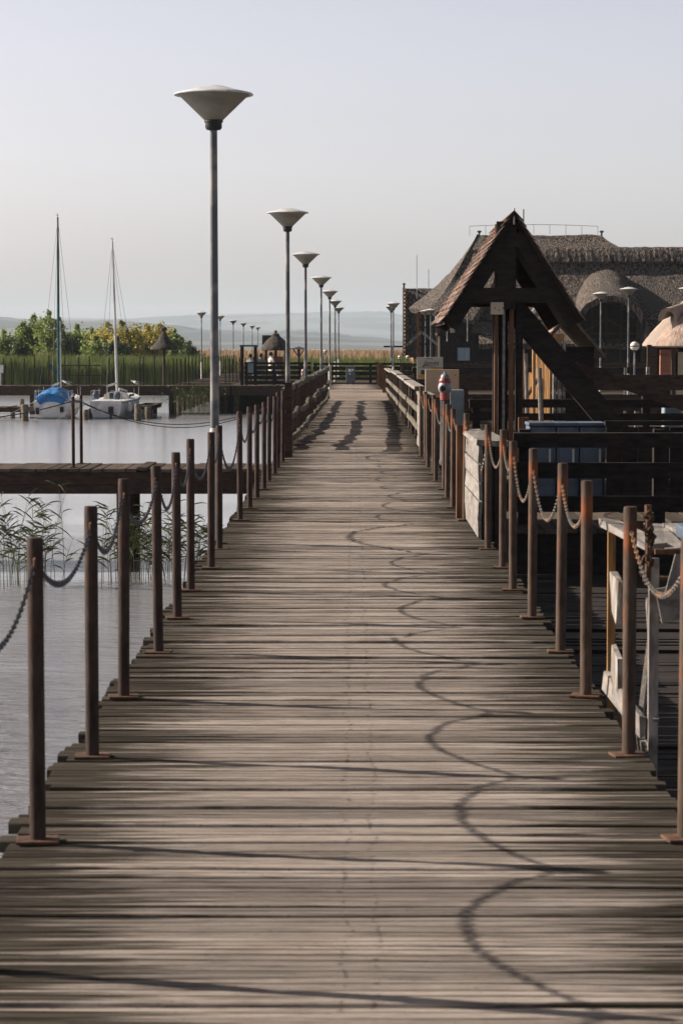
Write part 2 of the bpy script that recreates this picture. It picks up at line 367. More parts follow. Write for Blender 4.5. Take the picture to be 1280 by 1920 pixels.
# far shore: marsh land and hills
M['marsh'] = mat('marsh', (.34, .25, .15), .95, scale=(.05, .02, 1), var=.3, bump=0, col3=(.12, .16, .06), c3scale=.02)
mb = MB(); mb.slab(lambda u, v: (-1500 + 3000 * u, 172 + 0 + 1400 * v + 6 * noise.noise(Vector((u * 90, v * 9, 0))), WATER + .12 + .1 * noise.noise(Vector((u * 80, v * 40, 2)))), 120, 20, (0, 0, -.5))
tag(mb.build('marsh_ground', M['marsh']), kind='structure')
M['hill'] = mat('hill_fields', (.06, .08, .085), .95, scale=(.006, .0025, .015), col2=(.02, .03, .035), var=.2, bump=0, col3=(.11, .125, .12), c3scale=.003, c3lo=.52, c3hi=.56)
def hill(name, d, prof, depth, seed):
    mb = MB()
    def fn(u, v):
        x = (-.42 + .84 * u) * d * .55
        px = 660 + x / d * FPX
        # crest height in photo rows -> metres
        i = 0
        while i < len(prof) - 2 and px > prof[i + 1][0]: i += 1
        (a, ya), (b, yb) = prof[i], prof[i + 1]; t = min(1, max(0, (px - a) / (b - a))); t = t * t * (3 - 2 * t)
        H = (652 - (ya + (yb - ya) * t)) / FPX * d
        H += H * .07 * noise.fractal(Vector((x / d * 40, seed, 0)), 1, 2, 5) + d * .0005 * noise.noise(Vector((x / d * 700, seed, 1)))
        s = math.sin(min(1, v * 1.0) * math.pi / 2)
        return (x, d - depth + depth * v, -1.2 + (H + 1.2) * s * (1 + .1 * (1 - v) * noise.noise(Vector((x / d * 60, v * 5, seed)))))
    mb.slab(fn, 260, 10, (0, 0, -3))
    tag(mb.build(name, M['hill'], smooth=True), kind='structure')
hill('hills', 4600, [(-400, 598), (0, 598), (120, 602), (230, 604), (330, 611), (420, 620), (500, 627), (560, 622), (620, 624), (680, 632), (760, 640), (900, 640), (1700, 640)], 1800, 3.3)
hill('hills', 8600, [(-400, 600), (200, 600), (420, 592), (560, 590), (700, 585), (800, 600), (1200, 610), (1700, 610)], 2400, 8.1)

# haze
hz = MB(); hz.box(-10500, 10500, -100, 10500, WATER - 6, 165)
hm = bpy.data.materials.new('haze_air'); hm.use_nodes = True; nt = hm.node_tree; nt.nodes.remove(nt.nodes['Principled BSDF'])
pv = nt.nodes.new('ShaderNodeVolumePrincipled'); pv.inputs['Density'].default_value = .00010; pv.inputs['Color'].default_value = (.74, .88, 1, 1); pv.inputs['Anisotropy'].default_value = .0
nt.links.new(pv.outputs[0], nt.nodes['Material Output'].inputs['Volume'])
tag(hz.build('haze', hm), kind='stuff')

# ------------------------------------------------------------------ boardwalk (each board modelled)
def edge_x(y):   # the walk narrows and drifts a little to the right on the bridge
    t = min(1, max(0, (y - 30) / 40)); return -1.12 + .3 * t, 1.13 + .03 * t
mb = MB(); pale = MB(); y = 2.2; k = 0
while y < 107:
    wd_ = rnd.choice([.072, .08, .09, .095, .10, .115]) if y < 90 else rnd.choice([.12, .14, .16])
    gap = rnd.choice([.013, .015, .018, .020, .022, .028, .038]) if y < 90 else .01
    xl, xr = edge_x(y); xl += rnd.uniform(-.035, .03); xr += rnd.uniform(-.03, .035)
    if rnd.random() < .05: xl -= .06
    seg = 10 if y < 25 else (6 if y < 50 else 3)
    dz = rnd.gauss(0, .003); tilt = rnd.gauss(0, .035); yaw = rnd.gauss(0, .0013); ph = rnd.uniform(0, 100)
    zz = -.0 if y < 39 else (-.08 * min(1, (y - 39) / 12))
    if y > 76 and y < 87: zz += .0 + (y - 76) * .012
    elif y >= 87: zz += .13 - (y - 87) * .004
    th = .035
    gd = rnd.choice((-.012, -.009, 0.001))
    def fn(u, v, gd=gd, y=y, xl=xl, xr=xr, wd_=wd_, dz=dz, tilt=tilt, yaw=yaw, ph=ph, zz=zz):
        x = xl + (xr - xl) * u; q = noise.noise(Vector((x * 1.3, ph, 0)))
        cup = (-.003, 0, .001, gd, .001, 0, -.003)[round(v * 6)]; v = (0, .04, .455, .5, .545, .96, 1)[round(v * 6)]
        return (x, y + wd_ * v + yaw * x * 2 + .003 * noise.noise(Vector((x * 3, ph, v))), zz + dz + q * .004 + tilt * (v - .5) * wd_ + cup)
    tgt = pale if 76 < y < 87 else mb
    tgt.slab(fn, seg, 6 if y < 60 else 6, (0, 0, -th))
    y += wd_ + gap; k += 1
walk = tag(mb.build('boardwalk', M['deck']), kind='structure')
tag(pale.build('boardwalk', M['deck_pale']), kind='structure')
mb = MB()
for x in (-.85, 0, .85): mb.box(x - .06, x + .06, 1.5, 106, -.33, -.14)
mb.box(-1.0, 1.0, 1.5, 106, -.37, -.335)
for i in range(33):
    y = 3.2 + i * 3.2
    mb.box(-1.12, 1.12, y - .07, y + .07, -.52, -.375)
    for x in (-.95, .95): mb.tube([(x, y + .16, -2.4), (x, y + .16, -.385)], .09, 8)
tag(mb.build('boardwalk_substructure', M['blackwood']), kind='structure')

# ------------------------------------------------------------------ side piers
def pier(label, x0, x1, y0, y1, z=0.0, along='x', name='pier', fascia=.33, deep=False, plw=.15, pm=None, piles=True, jit=.004):
    t = thing(name, label, 'pier', (x0, y0, z)); Wd, D = x1 - x0, y1 - y0
    m = MB(); p = 0; n = Wd if along == 'x' else D
    while p < n:
        q = plw * rnd.uniform(.85, 1.15); e = rnd.uniform(-.05, .05); dz = rnd.uniform(-jit, jit)
        if rnd.random() < .08: dz += .02
        rot = Matrix.Rotation(rnd.gauss(0, .03), 3, 'Y' if along == 'x' else 'X')
        if along == 'x': m.box(p, min(n, p + q - .012), e - .05, D + rnd.uniform(-.05, .05), -.04 + dz, dz, rot)
        else: m.box(e - .05, Wd + .04, p, min(n, p + q - .012), -.04 + dz, dz, rot)
        p += q
    m.build('planking', pm or M['plank'], t)
    fd = -(WATER * -1 + .4) - z if deep else -fascia
    for yy in (0, D - .1):
        f = MB(); f.box(0, Wd, yy, yy + .1, -.045 - (fascia if not deep else abs(fd)) * .5, -.047); f.box(.01, Wd - .01, yy + .004, yy + .09, fd, -.05 - (fascia if not deep else abs(fd)) * .5)
        f.build('side_beam', M['darkwood'] if not deep else M['blackwood'], t)
    for xx in (0.012, Wd - .112):
        f = MB(); f.box(xx, xx + .1, .104, D - .104, fd, -.05); f.build('end_beam', M['blackwood'], t)
    if piles:
        st = 3.0
        for i in range(int(max(Wd, D) / st) + 1):
            for s in (0, 1):
                if Wd > D: xx = min(Wd - .2, .2 + i * st); yy = .18 if s == 0 else D - .28
                else: yy = min(D - .3, .3 + i * st); xx = .28 if s == 0 else Wd - .28
                g = MB(); g.tube([(xx, yy, -2.4 - z), (xx, yy, -.06)], .11, 10); g.build('pile', M['darkwood'], t)
    return t
pier('short plank pier joining the boardwalk from the left, beside open water', -9.2, -1.16, 31.7, 33.2)
pier('far left plank pier behind the two moored sailboats', -20, -5.25, 104.3, 106.5, z=-.08, fascia=.42)
pier('far sunlit pier running away past the row of distant lamps', -7.9, -5.5, 106.6, 166, z=-.08, along='y', fascia=.35)
pier('far cross pier linking the lamp pier with the boardwalk end', -5.2, -1.0, 104.4, 106.2, z=-.08, fascia=.42)
pier('plank landing right of the boardwalk behind the chain posts', 1.42, 7, 21.25, 23.4, along='x', deep=True, fascia=.3)
pier('low black staging added below the right edge, under the bleached stand', 1.3, 4.2, 5.5, 20.8, z=-.36, deep=True, fascia=.3, along='y', pm=M['blackwood'])  # added so the water beside the right edge reads black
pier('dark landing under the tall gabled timber tower', 1.5, 9, 29.2, 34.5, deep=True, fascia=.3)
pier('plank landing behind the tower with beige notice boards', 1.45, 14, 44, 56, deep=True, fascia=.3, along='y')
pier('landing with two street lamps before the thatched restaurant', 1.5, 22, 72, 92, deep=True, fascia=.3, along='y')
pier('wide platform carrying the thatched restaurant', -5.5, 34, 107.4, 150, z=-.1, along='y', deep=True, fascia=.3, plw=.3, piles=False)
# ================================================================== POSTS AND CHAINS
def make_post(rad, m, label, group, name='chain_post'):
    t = thing(name, label, 'post', group=group)
    p = MB(); p.tube([(0, 0, .008), (0, 0, .5), (0, 0, .985), (0, 0, .995)], [rad, rad, rad, rad * .9], 14); p.build('pole', m, t, smooth=True)
    b = MB(); b.box(-.068, .068, -.055, .055, .004, .014); b.box(-.09, .08, -.05, .02, .0145, .021) if False else None
    b.build('base_plate', M['rust'], t, bevel=.002)
    e = MB(); e.tube([(0, -rad, .93), (0, -rad - .02, .925), (0, -rad - .02, .90), (0, -rad, .895)], .005, 6); e.build('chain_eye', M['rust'], t)
    return t
def chain_mb(span, sag, link=.0225, wire=.003, dx=0):
    m = MB(); n0 = 60; pts = []
    for i in range(n0 + 1):
        u = i / n0; pts.append(Vector((dx * u, span * u, -4 * sag * u * (1 - u))))
    Ls = [0]
    for i in range(n0): Ls.append(Ls[-1] + (pts[i + 1] - pts[i]).length)
    tot = Ls[-1]; step = link * .78; n = int(tot / step); j = 0
    for i in range(n):
        s = (i + .5) * tot / n
        while Ls[j + 1] < s: j += 1
        q = (s - Ls[j]) / (Ls[j + 1] - Ls[j]); c = pts[j].lerp(pts[j + 1], q); t = (pts[j + 1] - pts[j]).normalized()
        side = Vector((1, 0, 0)); side = (side - t * side.dot(t)).normalized(); up = side.cross(t)
        a = side if i % 2 else up; o = t.cross(a)
        R_ = link / 2; r_ = link * .27
        ring = []
        for k in range(10):
            an = 2 * math.pi * k / 10; ring.append((c + t * (R_ - wire) * math.cos(an) + a * (r_) * math.sin(an), t * math.cos(an) + a * math.sin(an)))
        base = len(m.v)
        for (p, nn) in ring:
            for k in range(4):
                an = math.pi / 2 * k + math.pi / 4; m.v.append(tuple(p + (nn * math.cos(an) + o * math.sin(an)) * wire))
        for k in range(10):
            for l in range(4):
                a0 = base + k * 4 + l; a1 = base + k * 4 + (l + 1) % 4; b0 = base + ((k + 1) % 10) * 4 + l; b1 = base + ((k + 1) % 10) * 4 + (l + 1) % 4
                m.f.append((a0, a1, b1, b0))
    return m
SP = 1.61
GL = 'posts along the left edge of the boardwalk'; GR = 'posts along the right edge of the boardwalk'
postL = make_post(.0262, M['postmetal'], 'x', GL); postR = make_post(.0265, M['rustmetal'], 'x', GR)
chains = {}
for nm, mt in (('L', M['chain_dark']), ('R', M['chain_grey'])):
    for i, sg in enumerate((.13, .17, .21, .245)):
        chains[(nm, i)] = chain_mb(1, sg / SP).build('tmp', mt)
for c in chains.values():
    pass
xL = {-2: -1.01, -1: -1.01, 0: -1.014, 1: -1.01, 2: -1.04, 3: -1.01, 4: -1.027, 5: -1.055, 6: -1.015, 7: -1.045, 9: -1.03, 10: -1.01, 11: -1.0, 12: -.985, 13: -.985, 14: -.97, 15: -.975, 16: -.96, 18: -.95}
pl = {}
for n, (k, x) in enumerate(sorted(xL.items())):
    y = 7.72 + SP * k; lab = 'brown steel pipe post on a base plate, %s from the front along the left edge of the boardwalk' % ordinal(n)
    if k >= 0: lab = 'brown steel pipe post with base plate, %s in view along the left boardwalk edge' % ordinal(n - 2)
    else: lab = ['farther out-of-frame brown pipe post before the first visible left post', 'brown pipe post just out of frame before the first visible left post'][k + 2]
    o = postL if n == 0 else dup(postL)
    o.location = (x, y, 0); o['label'] = lab; o.rotation_euler = (rnd.gauss(0, .005), rnd.gauss(0, .004), rnd.gauss(0, .12)); o.scale = (1, 1, rnd.uniform(.985, 1.015)); pl[k] = (x, y, n)
xR = {0: 1.08, 1: 1.08, 2: 1.067, 3: 1.09, 4: 1.06, 5: 1.054, 6: 1.086, 7: 1.07, 9: 1.04, 10: 1.0, 11: 1.0, 12: 1.03, 13: .99, 14: 1.02, 15: 1.0, 16: 1.02, 17: 1.0, 18: 1.04}
pr = {}
for n, (k, x) in enumerate(sorted(xR.items())):
    y = 7.76 + SP * k + (.1 if k == 10 else 0); lab = 'rust-streaked pipe post with base plate, %s along the right boardwalk edge' % ordinal(n)
    o = postR if n == 0 else dup(postR)
    o.location = (x, y, 0); o['label'] = lab; o.rotation_euler = (rnd.gauss(0, .005), rnd.gauss(0, .005), math.pi + rnd.gauss(0, .12)); o.scale = (1, 1, rnd.uniform(.98, 1.01)); pr[k] = (x, y, n)
def hang(P, a, b, side, var, za=.90, zb=.90, lab=''):
    (x0, y0, _), (x1, y1, _) = P[a], P[b]
    src = chains[(side, var)]; o = src.copy(); o.name = 'chain'; COL.objects.link(o)
    p0 = Vector((x0, y0 + .03, za)); L_ = y1 - y0 - .06
    o.location = p0; o.scale = (1, L_, L_); o.rotation_euler = (math.atan2(zb - za, L_), 0, -math.atan2(x1 - x0, L_))
    tag(o, lab, 'chain', 'chains hung between the %s posts' % ('left' if side == 'L' else 'right'))
ksL = sorted(xL); sag = [1, 1, 0, 1, 1, 2, 1, 2, 1, 1, 2, 1, 0, 1, 2, 1, 1, 0]
for i in range(len(ksL) - 1):
    a, b = ksL[i], ksL[i + 1]
    if i == 0: lab = 'dark chain nearest the camera, sagging before the first visible left post'
    elif i == 1: lab = 'dark chain entering at the left frame edge to the first left post'
    else: lab = 'dark sagging chain between the %s and %s left edge posts' % (ordinal(i - 2), ordinal(i - 1))
    hang(pl, a, b, 'L', sag[i], rnd.uniform(.885, .92), rnd.uniform(.885, .92), lab)
ksR = sorted(xR); sagR = [1, None, 1, 3, 3, 0, 2, 2, 0, 1, None, 1, 2, 0, 1, 1, 2]
for i in range(len(ksR) - 1):
    if sagR[i] is None: continue
    hang(pr, ksR[i], ksR[i + 1], 'R', sagR[i], rnd.uniform(.87, .92), rnd.uniform(.87, .92), 'grey sagging chain between the %s and %s right edge posts' % (ordinal(i), ordinal(i + 1)))
# loose chain knotted round the second right post, and another further on
def bundle(x, y, z0, z1, lab, r=.018):
    m = MB(); m.tube([(x, y, z1 - .02), (x + .004, y, (z0 + z1) / 2), (x, y, z0 + .01)], .014, 6); n = int((z0 - z1) / .016)
    for i in range(n * 2):
        z = z0 - (z0 - z1) * rnd.random(); c = Vector((x + rnd.uniform(-r, r) , y + rnd.uniform(-r, r), z))
        ax = Vector((rnd.gauss(0, 1), rnd.gauss(0, 1), rnd.gauss(0, 1.4))).normalized(); b_ = ax.orthogonal().normalized()
        pts = [c + ax * .016 * math.cos(a * math.pi / 4) + b_ * .010 * math.sin(a * math.pi / 4) for a in range(9)]
        m.tube(pts, .004, 4)
    tag(m.build('chain', M['rust']), lab, 'chain', 'chains hung between the right posts')
bundle(1.08 + .062, 9.33, .98, .70, 'rusty chain bundled and knotted against the second right edge post')
bundle(1.0 + .05, 25.9, .97, .45, 'rusty chain wound thick down the far right post beside the red hydrant', .02)
for c in chains.values(): bpy.data.objects.remove(c)

# ================================================================== LAMPS
def make_lamp(label, group):
    t = thing('street_lamp', label, 'street lamp', group=group)
    p = MB(); p.tube([(0, 0, .86), (0, 0, 1.2), (0, 0, 3.25)], [.034, .032, .027], 14); p.build('pole', M['lamp_pole'], t, smooth=True)
    b = MB(); b.lathe([(.048, 0), (.048, .72), (.044, .80), (.036, .88), (.034, .90)], 16); b.build('pole_sleeve', M['lamp_base'], t, smooth=True)
    f = MB(); f.lathe([(.09, 0), (.09, .012), (.05, .014), (.05, .03)], 12); f.build('foot_flange', M['lamp_dark'], t)
    c = MB(); c.lathe([(.030, 3.185), (.052, 3.19), (.062, 3.205), (.062, 3.245), (.070, 3.247), (.070, 3.262)], 20); c.build('collar', M['lamp_dark'], t, smooth=True)
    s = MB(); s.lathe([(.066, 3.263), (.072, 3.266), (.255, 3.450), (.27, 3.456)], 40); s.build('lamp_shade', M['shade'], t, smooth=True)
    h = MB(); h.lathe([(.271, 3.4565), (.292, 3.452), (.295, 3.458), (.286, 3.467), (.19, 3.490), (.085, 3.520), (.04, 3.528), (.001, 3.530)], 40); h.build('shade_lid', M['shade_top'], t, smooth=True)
    return t
lamp = make_lamp('x', 'street lamps along the left of the boardwalk')
LL = [(-1.025, 18.05), (-.90, 33.9), (-.945, 49.2), (-.84, 65.8), (-.76, 82), (-.70, 99.5), (-.655, 117)]
for i, (x, y) in enumerate(LL):
    lab = 'grey street lamp with conical shade, %s from the front on the left of the boardwalk' % ['tallest and nearest,', 'second', 'third', 'fourth', 'fifth', 'sixth', 'seventh'][i]
    if i == 0:
        lab = 'tall grey street lamp with conical shade, nearest and largest on the left'; o = lamp
    else: o = dup(lamp)
    o['label'] = lab; o.location = (x * 1.086, y * 1.086, 0); o.scale = (1.086, 1.086, 1.047); o.rotation_euler = (0, 0, rnd.uniform(0, 6))
lamp['label'] = 'tall grey street lamp with conical shade, nearest and largest on the left'
lamp_n = lamp
def lamp_px(px, ytop, lab, group, z=-.1, grp=None):
    d = FPX * (3.558 + z - 1.6) / (652 - ytop)
    return dup_at(lamp, (wx(px, d), d, z), lab, rnd.uniform(0, 6), scale=(1, 1, 1), group=group)
g = 'lamps on the far left pier'
for px, yt, lab in ((378, 585, 'distant street lamp right of the thatched parasol, leftmost on the far pier'), (413, 592, 'distant street lamp half hidden behind the tall near lamp pole'),
                    (437.5, 601, 'distant street lamp, third from the left on the far pier'), (456.5, 606, 'distant street lamp, fourth from the left on the far pier'),
                    (473, 611, 'distant street lamp, fifth from the left over the dark pergola'), (483.5, 614, 'distant small street lamp next left of the thatched kiosk')):
    lamp_px(px, yt, lab, g)
g = 'lamps on the right side'
lamp_px(737, 567, 'grey street lamp at the far right end of the boardwalk, in front of its twin', g)
lamp_px(733, 573, 'grey street lamp just behind its twin at the far right end of the boardwalk', g)
lamp_px(797, 582, 'pale street lamp beside the timber frame, left of the pair by the thatched eave', g, z=-.1)
lamp_px(807, 580, 'pale street lamp, right of the pair below the thatched eave', g, z=-.1)
lamp_px(1125, 548, 'pale street lamp before the arched thatched doorway, the shorter of two', g, z=0)
lamp_px(1177, 539, 'pale street lamp right of the arched thatched doorway, the taller of two', g, z=0)
lamp_px(1287, 538, 'pale street lamp cut by the right frame edge above the golden thatch', g, z=0)
# globe lamps
def globe(px, py, d, r, base, lab):
    c = w(px, py, d); t = thing('globe_lamp', lab, 'globe lamp', (c.x, c.y, base), group='round globe lamps')
    h = c.z - base
    m = MB(); m.tube([(0, 0, 0), (0, 0, h - r * .9)], .028, 8); m.build('pole', M['lamp_pole'], t)
    m = MB(); m.lathe([(r * math.cos(a), h + r * math.sin(a)) for a in [R(-80 + 16 * i) for i in range(11)]], 18); m.build('globe', M['globe'], t, smooth=True)
    m = MB(); m.lathe([(r * 1.02, h - .015), (r * 1.06, h), (r * 1.02, h + .015)], 18); m.build('ring', M['rust'], t)
    m = MB(); m.lathe([(r * .3, h - r - .04), (r * .55, h - r * .85)], 10); m.build('holder', M['lamp_dark'], t)
globe(1189, 649, 70, .135, -.0, 'cream globe lamp on a thin pole right of the tall pale lamp')
globe(610, 659, 125, .10, -.1, 'white globe lamp beyond the end fence left of the walk')
globe(749, 670, 108, .09, -.1, 'left white globe lamp of a pair under the thatched gable')
globe(764, 670, 108, .09, -.1, 'right white globe lamp of a pair under the thatched gable')

# ================================================================== BRIDGE RAILINGS
def wavy(p0, p1, n, amp, seed, z=1):
    out = []
    for i in range(n + 1):
        u = i / n; p = Vector(p0).lerp(Vector(p1), u)
        out.append(p + Vector((amp * noise.noise(Vector((u * n * .7, seed, 0))), 0, amp * 1.1 * noise.noise(Vector((u * n * .55, seed, 5))))))
    return out
def strip(mb_, pts, a, b):
    for i in range(len(pts) - 1): pass
    base = len(mb_.v)
    for i, p in enumerate(pts):
        bb = b * (1 + .35 * noise.noise(Vector((i * .9, p.y, 3))))
        for q, r_ in ((-a / 2, -bb / 2), (a / 2, -bb / 2), (a / 2, bb / 2), (-a / 2, bb / 2)): mb_.v.append((p.x + q, p.y, p.z + r_))
    for i in range(len(pts) - 1):
        for k in range(4):
            a0 = base + i * 4 + k; a1 = base + i * 4 + (k + 1) % 4; mb_.f.append((a0, a0 + 4, a1 + 4, a1))
    e = base + (len(pts) - 1) * 4
    mb_.f += [(base, base + 1, base + 2, base + 3), (e + 3, e + 2, e + 1, e)]
M['darkrail'] = mat('dark_rail', (.07, .065, .05), .85, scale=(9, 3, 9), var=.5, bump=.6, col3=(.16, .15, .11), c3scale=2)  # rail wood darkened in colour for its shaded side
t = thing('bridge_railing', 'long left wooden railing of rough rails casting wavy shadows over the walk', 'railing', (0, 0, 0))
def lx(y): return -1.0 + .27 * min(1, max(0, (y - 38) / 32))
Y0, Y1 = 37.6, 75.5
for z, hh in ((.14, .11), (.52, .11)):
    m = MB(); strip(m, wavy((lx(Y0), Y0, z - .05), (lx(70), 70, z - .05), 32, .09, z), .05, hh * .85); strip(m, wavy((lx(70), 70.02, z - .06), (lx(Y1), Y1, z - .03), 5, .09, z + 2), .05, hh * .85)
    m.build('rail', M['darkrail'], t)
m = MB(); y = Y0 - .3; i = 0
while y < Y1:
    y2 = min(Y1, y + 4.6); strip(m, wavy((lx(y) - .03, y, .93), (lx(y2) - .03, y2 - .04, .93), 6, .05, y), .09, .09); y = y2
m.build('handrail', M['darkrail'], t)
y = Y0
while y < Y1:
    for dy in (0, 1.55) if y < 70 else (0,):
        m = MB(); m.box(lx(y + dy) - .17, lx(y + dy) - .045, y + dy, y + dy + .12, -.4, .87, jit=.008); m.build('baluster', M['darkwood'], t)
    y += 3.1

RX = 1.13
def rail_sec(lab, y0, y1, zt, pale=True, solid=False, xo=0):
    t = thing('railing_section', lab, 'railing', (RX + xo, y0, 0), group='pale railing sections on the right'); L_ = y1 - y0
    mt = M['railwood']
    m = MB(); m.box(-.07, .10, -.05, L_, zt - .045, zt, jit=.01); m.build('handrail', M['greywood'], t)
    for z in (.22, .52):
        m = MB(); strip(m, wavy((0, .0, z), (0, L_ - .02, z), 6, .02, y0 + z), .035, .10); m.build('rail', mt, t)
    n = max(2, int(L_ / 1.5) + 1)
    for i in range(n):
        yy = (L_ - .12) * i / (n - 1); m = MB(); m.box(.03, .15, yy, yy + .11, -.3, zt - .05, jit=.006); m.build('baluster', M['darkwood'] if i else M['greywood'], t)
    if solid:
        m = MB()
        for i in range(int(L_ / .16)): m.box(.155, .185, i * .16, i * .16 + .15, -.05, zt - .06, jit=.004)
        m.build('side_board', M['blackwood'], t)
rail_sec('pale ladder-like wooden railing section near the hydrant on the right', 41.5, 49.6, .92)
rail_sec('dark backed railing section behind the pale ladder-like one', 50.2, 57.6, .93, solid=True)
rail_sec('pale weathered railing section midway along the right of the bridge', 58.4, 67.5, .95)
rail_sec('railing section before the far right lamp pair', 68.4, 80, .9)
for i, (px, ) in enumerate(((708,), (711.5,), (716,), (720,))):
    d = (104, 97.5, 89.5, 83.5)[i]; m = MB(); m.box(-.06, .06, -.06, .06, -.5, .95, jit=.006)
    o = m.build('end_post', M['brownwood']); o.location = (wx(px, d), d, 0); tag(o, 'brown timber post at the far right end of the walk, %s from the back' % ordinal(i), 'post', 'timber posts at the end of the walk')

# pale solid panels standing at the right edge
def panel(lab, x, y0, y1, h, front=.17):
    t = thing('fender_panel', lab, 'timber panel', (x, y0, 0), group='bleached timber panels on the right edge'); L_ = y1 - y0
    m = MB(); n = 5
    for i in range(n):
        z0 = .02 + (h - .06) * i / n; m.box(-.035, -.002, 0, L_, z0, z0 + (h - .06) / n - .012, jit=.007)
    m.build('side_board', M['whitewood'], t)
    m = MB()
    for i in range(4): m.box(.0 + i * front / 4, (i + 1) * front / 4 - .006, .02, .05, -.25, h - .06, jit=.003)
    m.build('end_board', M['blackwood'], t)  # shade on the end is painted in as black boards
    m = MB(); m.box(-.05, front * .55, -.03, L_ + .03, h - .045, h, jit=.008); m.box(front * .58, front + .01, -.02, L_, h - .05, h - .005, jit=.006); m.build('cap', M['whitewood'], t)
    m = MB()
    for yy in (.12, L_ - .2): m.box(.01, front - .02, yy, yy + .1, -.5, h - .055)
    m.build('leg', M['darkwood'], t)
panel('bleached grey timber panel with dark end between the chain posts, nearer of two', 1.075, 19.95, 22.6, .83, .2)
panel('bleached timber panel below the beige box, farther of two', 1.09, 36.5, 39.4, .88, .15)
m = MB(); m.box(-.055, .055, -.05, .05, -.4, wz(717, 35), jit=.004); o = m.build('mooring_post', M['darkwood']); o.location = (wx(540.5, 35), 35, 0); tag(o, 'thick dark timber post in front of the second lamp base on the left edge', 'post')
# wide timber mooring posts among the pipes
for px, yt, d, wdt, lab, m_ in ((863, 797, 22.5, .075, 'wide orange-edged timber post right of the boardwalk behind the bleached panel', 'brownwood'), (981, 782, 27, .11, 'short brown plank post left of the blue lockers', 'brownwood'),
                               (702, 0, 0, 0, '', '')):
    if not d: continue
    m = MB(); m.box(-wdt / 2, wdt / 2, -.06, .06, WATER - .5, wz(yt, d), jit=.004); o = m.build('mooring_post', M[m_]); o.location = (wx(px, d), d, 0); tag(o, lab, 'post')
# ================================================================== TOWER
D0 = 30.0
def tower():
    base = Vector((wx(962, D0), D0, 0)); t = thing('gabled_tower', 'tall black timber tower with steep shingled gable roof right of the walk', 'tower', base)
    q = lambda px, py, d=D0: w(px, py, d) - base
    ap = q(962, 397); el = q(832, 601); er = q(1088, 598); DP = 3.2
    r = MB()
    for e in (el, er):
        n = (ap - e).normalized()
        r.slab(lambda u, v, e=e: ap.lerp(e, u) + Vector((0, -.12 + (DP + .2) * v, 0)), 2, 2, (0, 0, -.05))
    roof = r.build('roof', M['blackwood'], t)
    s = MB()
    for e, sd in ((el, -1), (er, 1)):
        dirv = (e - ap); nrm = Vector((-dirv.z, 0, dirv.x)).normalized() * (-1 if sd > 0 else 1)
        if nrm.z < 0: nrm = -nrm
        Ln = dirv.length; rows = 15
        for i in range(rows):
            y = -.14
            while y < DP + .08:
                wq = rnd.uniform(.10, .19); u0 = i / rows; u1 = min(1.03, (i + 1.35) / rows + rnd.uniform(-.012, .015))
                a = ap + dirv * u0 + nrm * .012; b = ap + dirv * u1 + nrm * (.03 + rnd.uniform(0, .014))
                y1 = y + wq - .008
                vs_ = [a + Vector((0, y, 0)), a + Vector((0, y1, 0)), b + Vector((0, y1, 0)), b + Vector((0, y, 0))]
                vv = vs_ + [p - nrm * .01 for p in vs_]
                s.add(vv, [(0, 1, 2, 3), (7, 6, 5, 4), (0, 4, 5, 1), (1, 5, 6, 2), (2, 6, 7, 3), (3, 7, 4, 0)])
                y += wq
    s.build('shingles', M['shingle'], roof)
    # front and rear trusses
    for yy in (0, DP - .1):
        for e in (el, er):
            b = MB(); o = Vector((0, yy, -.20)); dv = (e - ap).normalized()
            b.beam(ap + o + Vector((0, 0, .03)), e + o - dv * .12 + Vector((0, 0, .03)), .09, .20, up=(0, 0, 1)); b.build('rafter', M['blackwood'], t)
        b = MB(); b.box(q(868, 0).x, q(1050, 0).x, yy - .06, yy + .045, q(0, 568).z, q(0, 540).z); b.build('tie_beam', M['blackwood'], t)
    for (pa, pb, yy, mt) in ((930, 936, .05, 'brownwood'), (938, 943, .12, 'blackwood'), (945, 950, .06, 'whitewood'), (952, 957, .3, 'blackwood'), (958, 966, .05, 'brownwood'), (940, 958, 1.5, 'blackwood')):  # brown and white stripes paint the lit left faces, black the shaded fronts
        b = MB(); z1 = q(0, 560).z if yy > .5 else q(0, 420).z
        b.box(q(pa, 0).x, q(pb, 0).x, yy, yy + .12, -1.6, z1); b.build('post', M[mt], t)
    b = MB(); b.box(q(932, 0).x, q(969, 0).x, -.05, .04, q(0, 580).z, ap.z - .12); b.build('king_post', M['blackwood'], t)
    b = MB(); b.box(q(971, 0).x, q(984, 0).x, .1, .3, -1.4, q(0, 570).z); b.build('post', M['blackwood'], t)
    b = MB(); b.beam(q(950, 560) + Vector((0, .3, 0)), q(1190, 845) + Vector((0, .3, 0)), .16, .29); b.build('brace', M['blackwood'], t)
    b = MB(); b.box(q(921, 0).x, q(945, 0).x, -.16, -.055, q(0, 590).z, q(0, 567).z); bx_ = b.build('bearing_block', M['beige'], t, bevel=.006)
    b = MB()
    for px in (926, 934, 941): c = q(px, 578 if px != 934 else 582); b.box(c.x - .007, c.x + .007, -.165, -.1615, c.z - .008, c.z + .008)
    b.build('bolt', M['black'], bx_)
    # finial
    b = MB(); b.tube([ap + Vector((0, -.1, .04)), ap + Vector((0, -.1, -.16))], .012, 6); b.build('finial', M['lamp_base'], t)
    # long sloping arm
    b = MB(); b.beam(q(1085, 688) + Vector((0, .6, 0)), q(1300, 765) + Vector((0, .6, 0)), .1, .13); b.build('arm', M['darkwood'], t)
tower()
